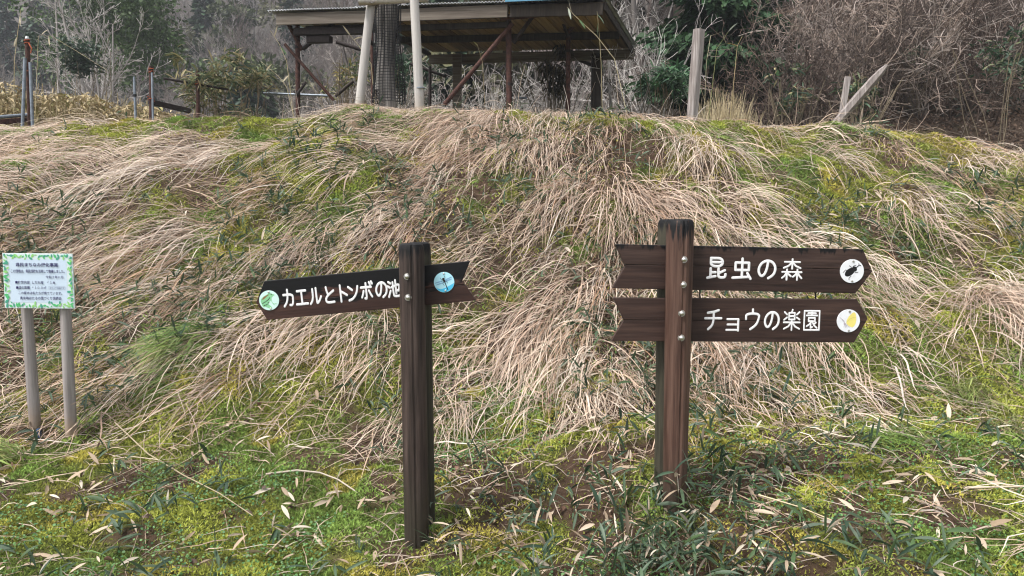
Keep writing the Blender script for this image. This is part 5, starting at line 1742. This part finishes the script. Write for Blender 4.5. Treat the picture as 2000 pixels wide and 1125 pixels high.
# bleached leaves, lying and half upright
n = 5600
x = rg.uniform(-5.5, 6, n); y = 2.8 + 4.6 * rg.uniform(0, 1, n) ** 1.3
q = .12 + .85 * sstep(.46, .6, fbm(x * 2.3 + 6, y * 2.3, 161, 2)) + .25 * (x > -.6) * (y < 4.3)
k_ = rg.uniform(0, 1, n) < q
x, y = x[k_], y[k_]; n = len(x)
a = rg.uniform(0, 6.28, n)
d = norm(np.stack([np.cos(a), np.sin(a) * .9, rg.normal(.15, .35, n)], 1))
L = rg.uniform(.04, .13, n)
V, F = lance(np.stack([x, y, h(x, y) + rg.uniform(.01, .07, n)], 1), d, L, L * rg.uniform(.06, .12, n), rg, droop=.35)
V[:, 2] = np.maximum(V[:, 2], h(V[:, 0], V[:, 1]) + .006)
c = np.array(DEAD)[rg.choice(4, n, p=[.35, .3, .15, .2])] * rg.uniform(.75, 1.25, (n, 1))
tag(link('bleached_leaves', raw_mesh('bleached_leaves', V, [F], np.repeat(c, 15, 0), M['litter'])), 'bleached bamboo leaves strewn over the verge and the bank', 'fallen leaves', None, 'stuff')
# brown broad leaves
n = 2600
x = rg.uniform(-5.5, 6, n); y = 2.8 + 4.8 * rg.uniform(0, 1, n)
a = rg.uniform(0, 6.28, n)
d = norm(np.stack([np.cos(a), np.sin(a) * .9, rg.normal(.1, .3, n)], 1))
L = rg.uniform(.018, .052, n)
V, F = lance(np.stack([x, y, h(x, y) + rg.uniform(.01, .05, n)], 1), d, L, L * rg.uniform(.16, .32, n), rg, droop=1.4)
V[:, 2] = np.maximum(V[:, 2], h(V[:, 0], V[:, 1]) + .006)
c = np.array([(.12, .072, .052), (.17, .10, .07), (.085, .055, .045), (.22, .16, .125)])[rg.integers(0, 4, n)] * rg.uniform(.75, 1.25, (n, 1))
tag(link('brown_leaves', raw_mesh('brown_leaves', V, [F], np.repeat(c, 15, 0), M['litter'])), 'curled brown leaves lying on the moss', 'fallen leaves', None, 'stuff')


# ------------------------------------------------------------------ single sticks and canes one can point at
def stick(label, pix, r, col, lift=.03, cat='stick', name='fallen_stick', pts3=None):
    pts = pts3 or [at(*p) + Vector((0, 0, lift)) for p in pix]
    t = thing(name, label, cat, pts[0])
    Pa = np.array([[tuple(p - pts[0]) for p in pts]])
    V, F = tubes(Pa, np.linspace(r, r * .55, len(pts))[None], 6)
    link('stem', raw_mesh('stem', V, [F], np.broadcast_to(np.array(col), (len(V), 3)), M['twig'], True), t)
    return t


stick('pale crooked twig lying on the moss left of the middle signpost', [(520, 938), (580, 930), (625, 935), (660, 948), (692, 970), (712, 990)], .0065, (.46, .40, .33), .035)
stick('broken straw-coloured cane bent at a right angle near the notice', [(222, 945), (224, 912), (262, 908), (310, 914)], .005, (.50, .42, .30), .05)
stick('long thin cane running down across the moss from the notice', [(225, 842), (290, 905), (360, 948), (430, 985), (495, 1030)], .0045, (.36, .30, .20), .06)
stick('thick pale bamboo cane at the right edge', [(1882, 976), (1940, 974), (2030, 972)], .0075, (.62, .52, .40), .06)
stick('long pale cane slanting down in front of the right bank', [(1480, 1005), (1560, 1030), (1640, 1064)], .004, (.45, .37, .25), .10)
stick('brown twig lying across the upper dead grass', [(630, 415), (665, 420), (700, 432)], .006, (.16, .11, .08), .10)
stick('thin brown stick low in front of the bamboo stand', [(520, 1100), (560, 1060), (590, 1035), (598, 1010)], .004, (.42, .34, .24), .04)


def cane(label, root, pts, leaves, col=(.42, .36, .22), r=.005, leafcol=(.10, .15, .05), leafL=.16):
    p = [gz_at(root, .03)] + pts
    t = thing('bamboo_cane', label, 'bamboo cane', p[0])
    Pa = np.array([[tuple(q - p[0]) for q in p]])
    V, F = tubes(Pa, np.linspace(r, r * .5, len(p))[None], 6)
    link('stem', raw_mesh('stem', V, [F], np.broadcast_to(np.array(col), (len(V), 3)), M['litter'], True), t)
    for (s_, dx, dz, cl) in leaves:
        k = min(int(s_ * (len(p) - 1)), len(p) - 2); f = s_ * (len(p) - 1) - k
        q = p[k].lerp(p[k + 1], f) - p[0]
        V, F = lance(np.array([tuple(q)]), norm(np.array([[dx, -.2, dz]])), np.array([leafL]), np.array([leafL * .085]), rg, droop=.35)
        link('leaf', raw_mesh('leaf', V, [F], np.broadcast_to(np.array(cl if cl else leafcol), (len(V), 3)), M['green']), t)
    return t


GRN, PAL = (.07, .13, .05), (.48, .42, .30)
cane('bent dead cane crossing left of the shed post', P(585, 192, 11.2), [P(560, 170, 11.2), P(545, 150, 11.2), P(510, 120, 11.2)], [(.5, .5, .6, PAL)])
cane('dead cane rising at the left end of the shed', P(578, 165, 10.9), [P(560, 120, 10.9), P(545, 85, 10.9), P(528, 60, 10.9)], [(.85, .3, .8, PAL), (.6, .6, -.6, GRN)])
cane('leafy cane leaning in front of the left shed bay', P(735, 170, 9.9), [P(725, 125, 9.9), P(700, 88, 9.9), P(678, 62, 9.9)], [(.9, -.4, .7, PAL), (.8, .5, .2, PAL), (.6, .7, -.2, GRN)])
cane('leafy cane leaning at the right end of the shed', P(1235, 195, 9.9), [P(1200, 115, 9.9), P(1165, 70, 9.9), P(1122, 30, 9.9), P(1108, 14, 9.9)], [(.97, .3, -1, (.42, .46, .38)), (.85, -.2, .8, PAL), (.7, .5, -.6, GRN)], (.50, .44, .28))
cane('cane with two hanging green leaves before the shed roof', P(1178, 190, 9.85), [P(1174, 120, 9.85), P(1170, 60, 9.85), P(1166, 22, 9.85)], [(.95, .6, -.7, (.12, .17, .11)), (.8, -.1, -1, (.10, .16, .08)), (.35, .2, -1, (.10, .15, .10))], (.40, .34, .2), .004)
cane('short withered cane in front of the boarded roof', P(950, 170, 9.9), [P(942, 120, 9.9), P(932, 86, 9.9)], [(.95, -.5, .6, (.26, .26, .10)), (.7, .5, .5, (.26, .26, .10))], (.30, .24, .14), .004, leafL=.08)
cane('thin cane rising beside the tall grey post', P(1375, 190, 9.9), [P(1380, 120, 9.9), P(1388, 70, 9.9), P(1410, 62, 9.9), P(1418, 85, 9.9)], [], (.42, .38, .26), .004)
cane('slanting green cane right of the tall grey post', P(1382, 118, 10.2), [P(1400, 95, 10.2), P(1425, 58, 10.2)], [(.95, .5, .6, (.36, .42, .36))], (.22, .24, .10), .004)
cane('yellow cane slanting up right of the dry upright grass', P(1425, 118, 10.4), [P(1440, 90, 10.4), P(1450, 70, 10.4)], [(.5, -.8, .3, (.45, .30, .05))], (.42, .34, .18), .004)
cane('long arching dead cane at the far left', P(20, 190, 10.8), [P(28, 120, 10.8), P(35, 60, 10.8), P(41, 18, 10.8)], [(.9, .1, -1, PAL), (.6, -.3, -.9, PAL)], (.50, .42, .26))
cane('bowed dead cane reaching right from the capped post', P(55, 110, 10.9), [P(75, 70, 10.9), P(100, 70, 10.9), P(150, 100, 10.9), P(210, 138, 10.9)], [(.3, .6, .5, PAL), (.45, .2, -1, PAL), (.7, .1, -1, GRN)], (.46, .40, .26), .004)

# ------------------------------------------------------------------ thin winter haze over the whole valley
hz = NG('valley_haze')
pv = hz.n('VolumePrincipled', None, Color=(.86, .90, .97), Density=.0011)
hz.t.links.new(pv.outputs[0], hz.out.inputs['Volume'])
tag(MB().box((-97, -14, -4), (62, 98, 52)).obj('haze', hz.m), 'thin pale winter haze filling the valley', 'haze', None, 'stuff')
